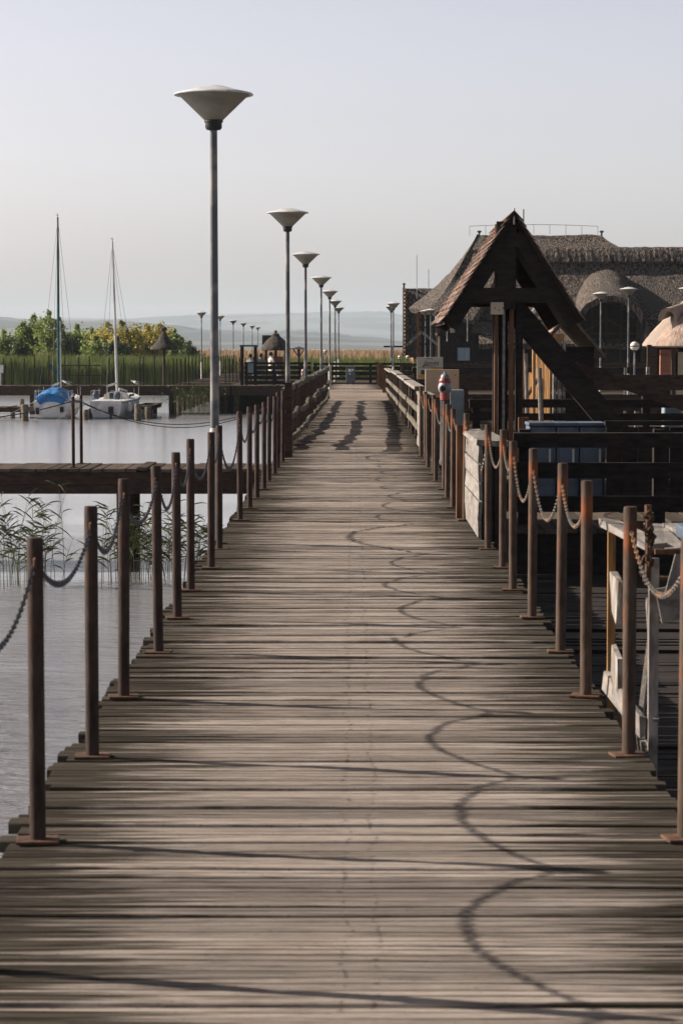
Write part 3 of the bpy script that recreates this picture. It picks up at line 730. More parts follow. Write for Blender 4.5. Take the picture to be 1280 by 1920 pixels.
def hut():
    d = 38.0; base = Vector((wx(1062, d), d, 0)); t = thing('timber_shelter', 'smaller ochre board shelter with shingle roof behind the tower brace', 'shelter', base)
    q = lambda px, py, dd=d: w(px, py, dd) - base
    ap = q(1066, 586); el = q(1026, 636); er = q(1134, 664)
    r = MB()
    for e in (el, er): r.slab(lambda u, v, e=e: ap.lerp(e, u) + Vector((0, 3.2 * v, 0)), 2, 2, (0, 0, -.06))
    r.build('roof', M['railwood'], t)
    s = MB()
    for i in range(6):
        for j in range(5):
            a = ap.lerp(el, i / 6) + Vector((0, j * .35 - .05, .03)); b = ap.lerp(el, (i + 1.5) / 6) + Vector((0, j * .35 - .05, .07))
            s.slab(lambda u, v: a.lerp(b, u) + Vector((0, .3 * v, 0)), 1, 1, (0, 0, -.02))
    s.build('shingles', M['shingle'], t)
    # side wall of upright boards running away from the viewer, lit from the left
    for k, (xa, mt, n, y0, z1) in enumerate(((q(1036, 0).x, 'ochrewood', 22, .1, q(0, 632).z), (q(1012, 0).x, 'ochrewood', 7, 1.2, q(0, 700).z))):
        b = MB(); y = y0
        for i in range(n):
            b.box(xa - .015 + .012 * (i % 2), xa + .015, y, y + .10, -1.3, z1 - rnd.uniform(0, .05)); y += .135
        b.build('board_wall', M[mt], t)
    for px in (1040, 1050, 1058):
        b = MB(); b.box(q(px, 0).x, q(px, 0).x + .045, -.06, .06, -1.3, q(0, 640).z); b.build('post', M['greywood'], t)
    b = MB(); b.box(q(1040, 0).x, q(1060, 0).x, -.08, -.062, q(0, 640).z, q(0, 626).z); b.build('lintel', M['ochrewood'], t)
    b = MB(); b.box(q(1066, 0).x, q(1120, 0).x, .2, .3, -1.0, q(0, 650).z); b.build('rear_wall', M['blackwood'], t)
hut()
# leaning weathered logs, upright stakes in the gap under the tower
def stake(px0, y0, px1, y1, d, r, m, lab, grp='weathered stakes under the tower'):
    a = w(px0, y0, d); b = w(px1, y1, d); t = MB(); t.tube([(0, 0, 0), b - a], [r, r * .9], 8); o = t.build('stake', M[m]); o.location = a
    tag(o, lab, 'stake', grp)
stake(980, 608, 1012, 578, 36, .075, 'whitewood', 'thick bleached log slanting up behind the tower brace', None)
stake(1022, 620, 1021, 592, 36, .04, 'ochrewood', 'short upright ochre pole hanging behind the tower')
stake(988, 800, 985, 662, 36, .03, 'whitewood', 'thin bleached upright pole left of the ochre boards')
stake(1014, 790, 1010, 690, 34, .035, 'whitewood', 'bleached leaning pole beside the ochre boards')
stake(974, 800, 975, 655, 40, .07, 'greywood', 'thick grey upright log nearest the tower posts')
stake(985, 745, 1008, 710, 38, .035, 'brownwood', 'slanting brown stake low between the rails')
stake(1000, 800, 1000, 640, 37, .03, 'ochrewood', 'slim ochre pole between the tower and the board wall')
c = w(1006, 622, 36); m = MB(); m.lathe([(.05, -.09), (.085, -.06), (.09, 0), (.03, .04), (.012, .30)], 14); o = m.build('hanging_ladle', M['beige']); o.location = c; tag(o, 'beige bell-shaped vessel hanging behind the tower brace', 'vessel')

# ================================================================== FENCES ON THE RIGHT
def fence(lab, d, xa, xb, rails, zbase=0, post_px=None, st=2.4, m='darkwood', pw=.11, name='rail_fence', top=.95):
    t = thing(name, lab, 'fence', (xa, d, zbase)); L_ = xb - xa
    for (z0, z1) in rails:
        b = MB(); n = max(1, int(L_ / 4)); 
        for i in range(n): b.box(L_ * i / n + .003, L_ * (i + 1) / n - .003, -.025 , .012, z0, z1, jit=.004)
        b.build('rail', M[m], t)
    ps = [wx(p, d) - xa for p in post_px] if post_px else [i * st + .1 for i in range(int(L_ / st) + 1)]
    for p in ps:
        b = MB(); b.box(p - pw / 2, p + pw / 2, .014, .014 + pw, -.9, top, jit=.004); b.build('post', M[m], t)
    return t
fence('near black timber rail fence along the right landing, before the blue lockers', 21.7, wx(962, 21.7), 6.5, ((.70, .83), (.42, .56), (.12, .26)), post_px=(985, 1238, 1480), top=.86, m='blackwood')
fence('dark plank fence just behind the tower foot', 34.2, 1.65, 8.8, ((.74, .86), (.56, .66), (.30, .42)), m='blackwood', top=.9)
fence('dark double rail fence midway right, behind the notice boards', 44.6, wx(862, 44.6), 13.5, ((.80, .95), (.42, .52)), m='darkwood')
fence('brown rail fence at the back of the notice board landing', 55.6, 1.7, 13.5, ((.78, .96), (.40, .5)), m='darkwood')
fence('long dark rail fence in front of the two pale lamps', 72.6, 1.8, 21, ((.80, .98), (.42, .54)), m='blackwood')
fence('thin dark rail fence behind the two pale lamps', 91, 1.8, 21.5, ((.85, .97), (.60, .70), (.35, .45), (.1, .2)), m='darkwood')
fence('dark many-railed fence closing the far end of the boardwalk', 105.5, -1.7, 2.6, ((.9, 1.0), (.68, .84), (.46, .62), (.26, .36), (.02, .14)), zbase=-.1, m='blackwood')
fence('low dark fence before the thatched restaurant wall', 110, 3, 24, ((.9, 1.0), (.66, .8), (.40, .56), (.1, .3)), zbase=-.1, m='blackwood')
fence('dark close-boarded fence right of the thatched kiosk', 106.6, wx(458, 106.6), -1.8, ((.92, 1.02), (.70, .86), (.48, .64), (.26, .42), (.04, .2)), zbase=-.1, m='blackwood', st=1.2)
# short uprights seen on the right
for i, px in enumerate((1172, 1214, 1143, 1194)):
    d = (71.5, 60, 44, 46)[i]; m = MB(); m.box(-.04, .04, -.04, .04, -.6, (.98, 1.1, .5, .45)[i], jit=.003); o = m.build('fence_post', M['greywood']); o.location = (wx(px, d), d, 0)
    tag(o, ('short grey post left of the globe lamp above the brown rail', 'grey post right of the globe lamp above the brown rail', 'thin pale post below the pale lamps, left one', 'thin pale post below the globe lamp')[i], 'post')
# boarded screen and blue lockers
t = thing('boarded_screen', 'black close-boarded timber screen behind the near right fence', 'screen', (wx(1138, 24.2), 24.2, 0)); m = MB(); x = 0
while x < 3.5: m.box(x, x + .15, 0, .03, -.9, .80 + rnd.uniform(-.01, .01), jit=.003); x += .158
m.build('boards', M['blackwood'], t); m = MB(); m.box(-.02, 3.6, -.03, .05, .815, .86); m.build('cap', M['blackwood'], t)
for i in range(3):
    xa, xb = ((992, 1042), (1044, 1086), (1088, 1136))[i]; d = 24.4
    t = thing('storage_locker', ('slate blue plastic locker, left of three behind the black fence', 'slate blue plastic locker, middle of three behind the black fence', 'slate blue plastic locker, right of three behind the black fence')[i], 'locker', (wx(xa, d), d, 0), group='slate blue lockers')
    W_ = wx(xb, d) - wx(xa, d); h = wz(800, d)
    m = MB(); m.box(0, W_, 0, .5, .01, h); m.build('body', M['locker'], t, bevel=.012)
    m = MB(); m.box(.03, W_ - .03, -.018, -.003, .05, h * .42); m.box(.03, W_ - .03, -.018, -.003, h * .47, h * .82); m.build('door', M['locker'], t, bevel=.006)
    m = MB(); m.box(-.008, W_ + .008, -.03, .52, h + .004, h + .04); m.build('lid', M['locker'], t, bevel=.01)
    m = MB(); m.box(W_ - .07, W_ - .05, -.03, -.02, h * .55, h * .72); m.build('handle', M['alu'], t)
# pale blue cabinets
def cabinet(px0, px1, yt, d, lab, zb=-.3):
    x0 = wx(px0, d); W_ = wx(px1, d) - x0; h = wz(yt, d)
    t = thing('utility_cabinet', lab, 'cabinet', (x0, d, 0)); m = MB(); m.box(0, W_, 0, .3, zb, h); m.build('body', M['cab_blue'], t, bevel=.01)
    m = MB(); m.box(.012, W_ - .012, -.012, -.003, zb + .02, (h + zb) * .5); m.box(.012, W_ - .012, -.012, -.003, (h + zb) * .5 + .012, h - .015); m.build('door', M['cab_blue'], t, bevel=.004)
    m = MB(); m.box(W_ - .03, W_ - .02, -.02, -.013, h * .6, h * .72); m.build('handle', M['silver'], t)
cabinet(842, 870, 731, 34.6, 'pale blue upright cabinet right of the red hydrant')
cabinet(1245, 1278, 757, 34.8, 'pale blue cabinet behind the rails at the right frame edge')
# hydrant
d = 34.0; base = Vector((wx(834, d), d, 0)); t = thing('hydrant', 'red pillar hydrant with silver head and dark hose outlet', 'hydrant', base)
t.scale = (1, 1, 1.06)
m = MB(); m.lathe([(.085, -.3), (.085, .0), (.075, .02), (.068, .6), (.068, .80), (.075, .805)], 20); m.build('standpipe', M['black'], t, smooth=True)
m = MB(); m.lathe([(.07, .806), (.072, .9)], 20); m.build('barrel', M['red'], t, smooth=True)
m = MB(); m.lathe([(.070, .902), (.088, .92), (.098, .96), (.095, 1.0), (.08, 1.03)], 20); m.build('head', M['silver'], t, smooth=True)
m = MB(); m.lathe([(.081, 1.031), (.088, 1.045), (.085, 1.07), (.072, 1.09)], 20); m.build('red_band', M['red'], t, smooth=True)
m = MB(); m.lathe([(.065, 1.091), (.062, 1.12), (.045, 1.145), (.02, 1.155), (.02, 1.18), (.001, 1.181)], 16); m.build('cap', M['silver'], t, smooth=True)
m = MB(); m.tube([(-.02, -.07, .955), (-.03, -.135, .955)], .052, 16); nz_ = m.build('nozzle', M['silver'], t, smooth=True)
m = MB(); m.tube([(-.03, -.137, .955), (-.031, -.15, .955)], .036, 16); m.build('outlet_cap', M['black'], nz_, smooth=True)
# notice boards
def text_mesh(txt, size, shear, name, m, parent, loc, depth=.002):
    cu = bpy.data.curves.new('t', 'FONT'); cu.body = txt; cu.size = size; cu.shear = shear; cu.extrude = depth; cu.align_x = 'CENTER'
    ob = bpy.data.objects.new('t', cu); COL.objects.link(ob); dg = bpy.context.evaluated_depsgraph_get(); me = bpy.data.meshes.new_from_object(ob.evaluated_get(dg)); bpy.data.objects.remove(ob)
    o = bpy.data.objects.new(name, me); me.materials.clear(); me.materials.append(m); COL.objects.link(o); o.parent = parent; o.location = loc; o.rotation_euler = (R(90), 0, 0); return o
d = 40.0; b0 = w(797, 737, d); b1 = w(860, 693, d)
t = thing('notice_board', 'blank beige notice box behind the hydrant, the nearer of two', 'sign', (b0.x, d, 0)); W_ = b1.x - b0.x
m = MB(); m.box(0, W_, 0, .12, b0.z, b1.z); m.build('panel', M['beige'], t, bevel=.006)
m = MB(); m.box(.006, W_ * .62, -.004, .10, b0.z - .075, b0.z - .004); m.build('lower_panel', M['beige'], t)
m = MB(); m.box(W_ - .07, W_ - .045, -.004, -.001, b1.z - .10, b1.z - .075); m.build('green_mark', M['green'], t)
m = MB(); m.box(.1, .16, .03, .09, -.4, b0.z - .08); m.box(W_ - .16, W_ - .1, .03, .09, -.4, b0.z - .003); m.build('leg', M['darkwood'], t)
d = 45.6; b0 = w(781, 711, d); b1 = w(830, 669.5, d)
t = thing('notice_board', 'cream notice board with handwritten black lettering and orange print, farther of two', 'sign', (b0.x, d, 0)); W_ = b1.x - b0.x; H_ = b1.z - b0.z
m = MB(); m.box(0, W_, 0, .03, b0.z, b1.z); pn = m.build('panel', M['cream'], t, bevel=.003)
text_mesh('Janits', .135, .45, 'lettering', M['ink'], pn, (W_ * .53, -.003, b1.z - .155))
m = MB(); m.tube([(W_ * .25, -.004, b1.z - .20), (W_ * .3, -.004, b1.z - .155), (W_ * .5, -.004, b1.z - .175), (W_ * .72, -.004, b1.z - .185)], .004, 4); m.tube([(W_ * .36, -.004, b1.z - .035), (W_ * .5, -.004, b1.z - .028), (W_ * .64, -.004, b1.z - .04)], .004, 4); m.build('flourish', M['ink'], pn)
m = MB(); m.box(W_ * .55, W_ * .96, -.004, -.001, b1.z - .25, b1.z - .20); m.box(W_ * .04, W_ * .35, -.004, -.001, b0.z + .015, b0.z + .08); m.build('orange_print', M['orange'], pn)
m = MB(); m.box(W_ * .16, W_ * .3, -.004, -.001, b0.z + .09, b0.z + .17); m.box(.01, W_ * .97, -.003, -.001, b1.z - .195, b1.z - .19); m.build('dark_print', M['rust'], pn)
m = MB(); m.box(.03, .08, .032, .08, -.4, b1.z - .1); m.box(W_ - .08, W_ - .03, .032, .08, -.4, b1.z - .1); m.build('leg', M['darkwood'], t)

# ================================================================== NEAR RIGHT BENCH OF BLEACHED TIMBER
Yb = 9.75; t = thing('weathered_stand', 'bleached peeling timber stand off the right edge behind the second post', 'stand', (1.2, Yb, 0))
m = MB()
for (x0, x1, y0, y1, z, rz) in ((-.03, .06, .05, 1.5, .80, .03), (.10, .19, -.02, 1.35, .79, -.06), (.22, .33, .0, 1.2, .80, .02), (.36, .5, .3, 1.45, .785, .0)):
    m.box(x0, x1, y0, y1, z - .03, z, Matrix.Rotation(rz, 3, 'Z'), jit=.006)
m.build('top_board', M['whitewood'], t)
m = MB(); m.tube([(-.02, .04, .66), (.7, .0, .64)], .014, 8); m.build('rail', M['rustmetal'], t, smooth=True)
m = MB(); m.box(.02, .9, -.03, -.005, .765, .785); m.build('front_rail', M['brownwood'], t)
for x, y, mt in ((.02, 0, 'greywood'), (0.0, 1.4, 'ochrewood'), (.55, .0, 'darkwood'), (.5, 1.4, 'darkwood')):
    m = MB(); m.box(x - .018, x + .018, y - .02, y + .02, -.35, .748, jit=.003); m.build('leg', M[mt], t)
m = MB(); m.box(-.035, -.012, 0, 1.42, .01, .10, jit=.006); m.box(.02, .045, .1, 1.3, -.16, -.06, jit=.006); m.build('bottom_board', M['whitewood'], t)
for z0, z1 in ((.40, .58), (.09, .25)):
    m = MB(); m.box(-.042, -.016, .8, 1.08, z0, z1, Matrix.Rotation(.06, 3, 'X'), jit=.008); m.build('side_board', M['greywood'], t)
m = MB(); m.beam((.06, .5, .52), (.03, -.02, .08), .022, .04); m.beam((.10, .6, .50), (.02, .4, .05), .02, .03); m.build('brace', M['whitewood'], t)
m = MB(); m.tube([(.20, .1, .5), (.26, .05, .2), (.3, .1, -.2)], .008, 6); m.build('rope', M['chain_dark'], t)
t = thing('tool_box', 'dark blue box with white bracket on the bleached timber stand', 'box', (1.36, 9.86, .803))
m = MB(); m.box(0, .42, 0, .3, 0, .055); m.build('lid', M['locker'], t, bevel=.008)
t2 = thing('metal_bracket', 'pale L-shaped metal bracket hanging below the stand at the right edge', 'bracket', (1.27, 9.66, .56))
m = MB(); m.box(0, .10, 0, .015, .02, .20, Matrix.Rotation(.25, 3, 'Y')); m.box(-.04, .08, .02, .035, -.06, .08, Matrix.Rotation(-.2, 3, 'Y')); m.box(.05, .22, .0, .02, -.05, -.03); m.build('plate', M['whitewood'], t2)
# ================================================================== THATCHED BUILDINGS
def fz(p, a, s=1.3): return Vector(p) + Vector((0, 0, a * noise.fractal(Vector(p) * s, 1, 2, 4)))
def quadslab(m, A, B, C, D, nu, nv, th, bow=0, fuzz=.06, off=None):
    """A,B top edge (left,right); D,C lower edge. bow = sag inwards"""
    A, B, C, D = map(Vector, (A, B, C, D)); n = (B - A).cross(D - A).normalized()
    if n.z < 0: n = -n
    m.slab(lambda u, v: fz(A.lerp(B, u).lerp(D.lerp(C, u), v) - n * bow * math.sin(math.pi * v), fuzz), nu, nv, off or (-n * th))
def restaurant():
    d = 131.0; base = Vector((wx(1000, d), d, -.1)); t = thing('thatched_restaurant', 'big dark thatched restaurant with arched dormer and long ridge', 'building', base)
    q = lambda px, py, dd: w(px, py, dd) - base
    m = MB()
    quadslab(m, q(900, 488, 138), q(1420, 488, 138), q(1420, 645, 131), q(880, 645, 131), 60, 16, .35, .35)
    quadslab(m, q(905, 470, 138.4), q(1420, 470, 138.4), q(1420, 640, 148), q(905, 640, 148), 20, 6, .35, .3)
    roof = m.build('roof', M['thatch'], t, smooth=True)
    # ridge cap
    m = MB(); pts = lambda u: q(905 + 515 * u, 463 + 1.5 * noise.noise(Vector((u * 40, 0, 0))), 138.2)
    m.slab(lambda u, v: pts(u) + Vector((0, -.85 * v, -.95 * v * v * .9 - .02 * math.sin(u * 300) * v)), 120, 4, (0, .3, -.25)); m.build('ridge_cap', M['thatch'], roof)
    # high cross roof with hips
    m = MB(); R0 = q(895, 441, 141); R1 = q(1127, 441, 141)
    quadslab(m, R0, R1, q(1162, 466, 139.2), q(885, 468, 139.2), 40, 5, .3, .05)
    quadslab(m, R1, R1 + Vector((.02, 2, 0)), q(1230, 500, 146), q(1162, 466, 139.2), 4, 5, .3, .05)
    up = m.build('upper_roof', M['thatch'], t, smooth=True)
    m = MB()   # left hip sweeping down in a bell curve, in two faces meeting on a rib
    E = [q(765, 578, 137), q(802, 582, 133), q(842, 592, 132), q(885, 600, 131.5)]
    T = [R0 + Vector((0, .3, 0)), R0 + Vector((.02, 0, 0)), q(905, 443, 140.8), q(950, 443, 140.8)]
    def hip(u, v):
        s = u * 3; i = min(2, int(s)); f = s - i
        a = T[i].lerp(T[i + 1], f); b = E[i].lerp(E[i + 1], f)
        p = a.lerp(b, v); sag = .42 * math.sin(math.pi * v) ; rib = .22 * math.exp(-((s - 1) / .16) ** 2) * math.sin(math.pi * min(1, v * 1.0 + .15)) + .12 * math.exp(-((s - 2) / .2) ** 2) * v
        return fz(p + Vector((.35 * sag, .25 * sag, -sag * .7)) + Vector((-.5, -.5, .6)) * rib, .05)
    m.slab(hip, 48, 20, (.18, .2, -.25)); m.build('hip_roof', M['thatch'], t, smooth=True)
    m = MB()
    for px in (898, 1127):
        b = q(px, 441, 141); m.lathe([(.05, -.2), (.05, .12), (.14, .2), (.1, .26), (.02, .27)], 10, c=b)
    m.build('finial', M['thatch_dark'], t)
    m = MB(); P = [q(880 + 30 * i, 424 - 3 * math.sin(i * .4), 141) for i in range(9)]; m.tube(P, .012, 4)
    for p in P: m.tube([p, p + Vector((0, 0, -.55))], .012, 4)
    m.tube([q(981, 392, 141), q(981, 445, 141)], .035, 6)
    m.build('lightning_wire', M['lamp_dark'], t)
    # walls under the eave
    m = MB(); m.box(q(812, 0, 133).x, q(1420, 0, 133).x, 2.3, 2.6, 0, q(0, 600, 133).z); m.build('wall', M['blackwood'], t)
    m = MB(); m.box(q(780, 0, 135).x, q(811, 0, 135).x, 3.4, 3.6, 0, q(0, 590, 135).z); m.build('wall', M['blackwood'], t)
    for i, px in enumerate((850, 868, 975, 1010, 1060, 1210, 1240)):
        m = MB(); c = q(px, 0, 131.3); m.box(c.x - .1, c.x + .1, .3, .5, 0, q(0, 640, 131.3).z); m.build('post', M['darkwood'], t)
    for (a, b, y0, y1) in ((857, 880, 676, 652), (1112, 1125, 690, 668), (1060, 1072, 695, 665)):
        m = MB(); c0 = q(a, y0, 132.9); c1 = q(b, y1, 132.9); m.box(c0.x, c1.x, 1.9, 1.94, c0.z, c1.z); f = m.build('window', M['curtain'], t)
        m = MB(); zz = (c0.z, c1.z); m.box(c0.x - .08, c0.x - .003, 1.86, 1.95, zz[0] - .08, zz[1] + .08); m.box(c1.x + .003, c1.x + .08, 1.86, 1.95, zz[0] - .08, zz[1] + .08); m.build('frame', M['darkwood'], f)
    # arched hood dormer
    dd = 129.3; C = q(1144, 625, dd); ro = 72 / FPX * dd; ri = 55 / FPX * dd; top = q(1128, 500, 137.2)
    m = MB()
    def hood(u, v):
        an = math.pi * (1.06 - 1.12 * u); a = C + Vector((math.cos(an) * ro * .98, 0, math.sin(an) * ro * .98))
        px_, pz = a.x, a.z
        # where the hood meets the main slope
        b = q(1144 + 62 * math.cos(an) - 10, 640 - 138 * max(0, math.sin(an)) ** .8, 131.3 + 6.6 * max(0, math.sin(an)))
        p = a.lerp(b, v ** .9); return fz(p + Vector((0, 0, .12 * math.sin(math.pi * v))), .06)
    m.slab(hood, 36, 14, lambda u, v: Vector((-math.cos(math.pi * (1.06 - 1.12 * u)) * .32, .1, -math.sin(math.pi * (1.06 - 1.12 * u)) * .32)) * (1 - .5 * v))
    dm = m.build('dormer_roof', M['thatch'], t, smooth=True)
    m = MB(); n = 24; vs_ = []; yb = 1.9
    for i in range(n + 1): an = math.pi * i / n; vs_.append(C + Vector((math.cos(an) * ri * 1.02, yb - (C.y - 0) + C.y, math.sin(an) * ri * 1.02)))
    vs_ = [Vector((p.x, .6, p.z)) for p in vs_]; vs_ += [Vector((C.x - ri, .6, 0)), Vector((C.x + ri, .6, 0))]
    nn = len(vs_); m.add(vs_ + [p + Vector((0, .05, 0)) for p in vs_], [tuple(range(nn)), tuple(reversed(range(nn, 2 * nn)))]); m.build('arch_shade_sheet', M['blackwood'], t)  # black sheet paints the dim recess behind the glazing bars
    m = MB()
    for x in (-.5, 0, .5): m.box(C.x + x * ri - .05, C.x + x * ri + .05, .5, .59, 0, C.z + ri * math.sqrt(max(0, 1 - x * x)) * .98)
    for z in (0, .45): m.box(C.x - ri, C.x + ri, .45, .495, C.z + z * ri - .05, C.z + z * ri + .05)
    m.beam((C.x, .42, C.z + ri * .5), (C.x - ri * .85, .42, C.z + .05), .05, .1); m.beam((C.x, .42, C.z + ri * .5), (C.x + ri * .85, .42, C.z + .05), .05, .1)
    m.build('glazing_bars', M['darkwood'], t)
restaurant()
def gable_wing():
    d = 140.0; base = Vector((wx(757, d), d, -.1)); t = thing('thatched_wing', 'narrow thatched roof wing with serrated left verge, left of the restaurant', 'building', base)
    q = lambda px, py, dd=d: w(px, py, dd) - base
    m = MB(); quadslab(m, q(759, 541, 144), q(815, 541, 144), q(815, 664, 140), q(759, 664, 140), 16, 24, .3, .1); quadslab(m, q(759, 541, 144.1), q(815, 541, 144.1), q(815, 664, 149), q(759, 664, 149), 6, 6, .3, .1)
    rf = m.build('roof', M['thatch'], t)
    m = MB()
    for i in range(17): 
        a = q(757.5, 545 + 7.1 * i, 143.7 - 4 * i / 17); m.box(a.x - .06, a.x + .16, a.y - .1, a.y + .3, a.z - .10, a.z + .02)
    m.build('verge_block', M['ochrewood'], rf)
    m = MB(); a = q(756, 541, 143.6); b = q(756, 666, 139.5); m.beam(a, b, .09, .2); m.build('verge_board', M['brownwood'], rf)
    m = MB(); m.lathe([(.05, -.1), (.05, .2), (.11, .28), (.02, .33)], 8, c=q(757, 541, 144)); m.build('finial', M['thatch_dark'], rf)
    m = MB(); m.box(q(776, 0).x, q(840, 0).x, .3, 8, 0, q(0, 655).z); m.build('wall', M['brick'], t)
    for px, y0 in ((781, 478), (803, 505)):
        m = MB(); m.tube([q(px, y0, 143), q(px, 560, 143)], .022, 5); m.build('antenna', M['alu'], t)
gable_wing()
def frame():
    d = 118.0; base = Vector((wx(787, d), d, -.1)); t = thing('open_scaffold', 'open timber scaffold with small gable by the twin pale lamps', 'frame', base)
    q = lambda px, py, dd=d: w(px, py, dd) - base
    for px in (787, 822):
        m = MB(); c = q(px, 0); m.box(c.x - .09, c.x + .09, -.09, .09, 0, q(0, 585).z); m.build('post', M['brownwood'], t)
    for i, y in enumerate((600, 614, 645)):
        m = MB(); m.box(q(786, 0).x, q(852 if i < 2 else 822, 0).x, -.14, -.095, q(0, y + 1.6).z, q(0, y - 1.6).z); m.build('rail', M['blackwood'], t)
    m = MB(); m.beam(q(762, 648) + Vector((0, -.3, 0)), q(789, 622) + Vector((0, -.3, 0)), .1, .12); m.beam(q(789, 622) + Vector((0, -.3, 0)), q(822, 648) + Vector((0, -.3, 0)), .1, .12); m.build('rafter', M['greywood'], t)
    m = MB(); c = q(850, 0); m.box(c.x - .1, c.x + .1, -.1, .1, q(0, 625).z, q(0, 601).z); m.build('stub_post', M['beige'], t)
frame()
def shed():
    d = 96.0; base = Vector((wx(824, d), d, 0)); t = thing('dark_shed', 'flat-topped black timber kiosk with pale blue curtained window', 'kiosk', base)
    q = lambda px, py, dd=d: w(px, py, dd) - base
    m = MB(); W_ = q(900, 0).x; h = q(0, 624).z; x = 0
    while x < W_ - .01: m.box(x, min(W_, x + .2) - .006, 0, 2.5, -1.2, h - .1, jit=.0); x += .2
    m.build('wall', M['blackwood'], t); m = MB(); m.box(-.1, W_ + .1, -.15, 2.6, h - .097, h); m.build('roof', M['blackwood'], t)
    m = MB(); a = q(857, 676); b = q(880, 652); m.box(a.x, b.x, -.03, -.004, a.z, b.z); f = m.build('window', M['curtain'], t)
    m = MB(); m.box(a.x - .05, a.x - .003, -.05, -.004, a.z - .05, b.z + .05); m.box(b.x + .003, b.x + .05, -.05, -.004, a.z - .05, b.z + .05); m.box(a.x - .05, b.x + .05, -.05, -.004, b.z + .051, b.z + .1); m.build('frame', M['blackwood'], f)
    for px in (838, 876):
        m = MB(); m.tube([q(px, 640, d - .3), q(px + .5, 572, d - .3)], .03, 6); m.build('pole', M['lamp_pole'], t)
    m = MB()
    for i in range(12): c = q(868 + rnd.uniform(0, 30), 684 + rnd.uniform(-3, 3), d - .2); m.box(c.x - .02, c.x + .03, c.y, c.y + .03, c.z - .02, c.z + .02)
    m.build('string_light_dots', M['silver'], t)  # silver specks stand in for string lights
shed()
def gold_hut():
    d = 66.0; px0 = 1312; base = Vector((wx(px0, d), d, 0)); t = thing('thatched_hut', 'small hut with sunlit golden thatch and hooded vent at the right edge', 'hut', base)
    q = lambda px, py, dd=d: w(px, py, dd) - base
    Rr = (1312 - 1204) / FPX * (d - 0); z0 = q(0, 650, d - 1).z; z1 = q(0, 545).z
    m = MB(); prof = [(Rr * .93, z0 - .02), (Rr, z0 + .02), (Rr * 1.0, z0 + .08)]
    for i in range(1, 14): u = i / 13; prof.append((Rr * (1 - u) + .03, z0 + .08 + (z1 - z0) * (u ** 1.0) + .10 * math.sin(u * math.pi)))
    m.lathe(prof, 64, wob=.05); rf = m.build('roof', M['thatch_gold'], t, smooth=True)
    m = MB(); c = q(1268, 597, d - .55)
    def vent(u, v):
        an = math.pi * (1.1 - 1.2 * u); return c + Vector((math.cos(an) * .26 * (1 - .3 * v) - .28 + .75 * v, -.25 + .9 * v, math.sin(an) * .28 * (1 - .3 * v) + .30 * v))
    m.slab(vent, 16, 6, lambda u, v: Vector((-math.cos(math.pi * (1.1 - 1.2 * u)) * .09, .02, -math.sin(math.pi * (1.1 - 1.2 * u)) * .09))); m.build('vent_hood', M['thatch_gold'], rf, smooth=True)
    for px in (1222, 1232, 1268):
        m = MB(); a = q(px, 0, d - .6); m.box(a.x - .06, a.x + .06, a.y - .06, a.y + .06, -1.2, z0 + .05); m.build('post', M['darkwood'], t)
    m = MB(); a = q(1236, 695, d); b = q(1262, 655, d); m.box(a.x, b.x + .1, -.1, .1, a.z - .5, b.z)
    m.build('brick_panel', M['brick'], t)
    m = MB(); a = q(1266, 0); m.box(a.x, a.x + .35, -.1, .1, -.5, q(0, 660).z); m.build('light_panel', M['beige'], t)
    m = MB(); m.box(q(1222, 0).x, Rr, .4, .5, -.9, z0); m.build('rear_wall', M['blackwood'], t)
gold_hut()

# far kiosk with thatch, left of the walk end
def thatch_cone(t, c, r, h, m, name='roof', wob=.06, bulge=.12):
    mb = MB(); prof = [(r * .9, -.03), (r, 0), (r * .985, .06)]
    for i in range(1, 11): u = i / 10; prof.append((r * (1 - u) + .03, .06 + h * u - bulge * h * math.sin(u * math.pi)))
    mb.lathe(prof, 40, c=c, wob=wob); return mb.build(name, m, t, smooth=True)
d = 112.0; b = w(517, 656, d); t = thing('thatched_kiosk', 'round thatched kiosk with finial and red counter beyond the left fence', 'kiosk', (b.x, d, -.1))
rf = thatch_cone(t, (0, 0, b.z + .1), .0 + 28 / FPX * d, 27 / FPX * d, M['thatch_dark'], bulge=-.12)
m = MB(); m.lathe([(.2, 0), (.16, .12), (.05, .16), (.09, .22), (.01, .3)], 10, c=(0, 0, b.z + .1 + 25 / FPX * d)); m.build('finial', M['thatch_dark'], rf)
m = MB(); m.box(-.65, -.1, .6, .8, b.z + .3, b.z + .78); m.build('rear_gable', M['thatch_dark'], rf)
for x in (-.45, .0, .45):
    m = MB(); m.box(x - .06, x + .06, -.06, .06, 0, b.z + .12); m.build('post', M['darkwood'], t)
m = MB(); m.box(-.1, .35, -.35, -.3, .3, 1.25); m.build('counter', M['brownwood'], t)
d = 111.0; b = w(560, 653.5, d); t = thing('flat_parasol', 'small flat dark canopy on one post right of the thatched kiosk', 'parasol', (b.x, d, -.1))
m = MB(); m.lathe([(.38, b.z + .06), (.42, b.z + .09), (.1, b.z + .17), (.02, b.z + .2)], 20); m.build('canopy', M['thatch_dark'], t)
m = MB(); m.tube([(0, 0, 0), (0, 0, b.z + .06)], .06, 8); m.beam((0, 0, b.z - .3), (.25, 0, b.z + .06), .05, .05); m.beam((0, 0, b.z - .3), (-.25, 0, b.z + .06), .05, .05); m.build('post', M['darkwood'], t)
d = 105.5; b = w(307.5, 655, d); t = thing('thatched_parasol', 'dark conical thatched parasol with ball top on the far left pier', 'parasol', (b.x, d, -.08))
rf = thatch_cone(t, (0, 0, b.z + .08), 26 / FPX * d, 34 / FPX * d, M['thatch_dark'], bulge=.16)
m = MB(); m.lathe([(.05, 0), (.14, .05), (.15, .13), (.05, .2)], 12, c=(0, 0, b.z + .08 + 34 / FPX * d)); m.build('ball_finial', M['thatch_dark'], rf)
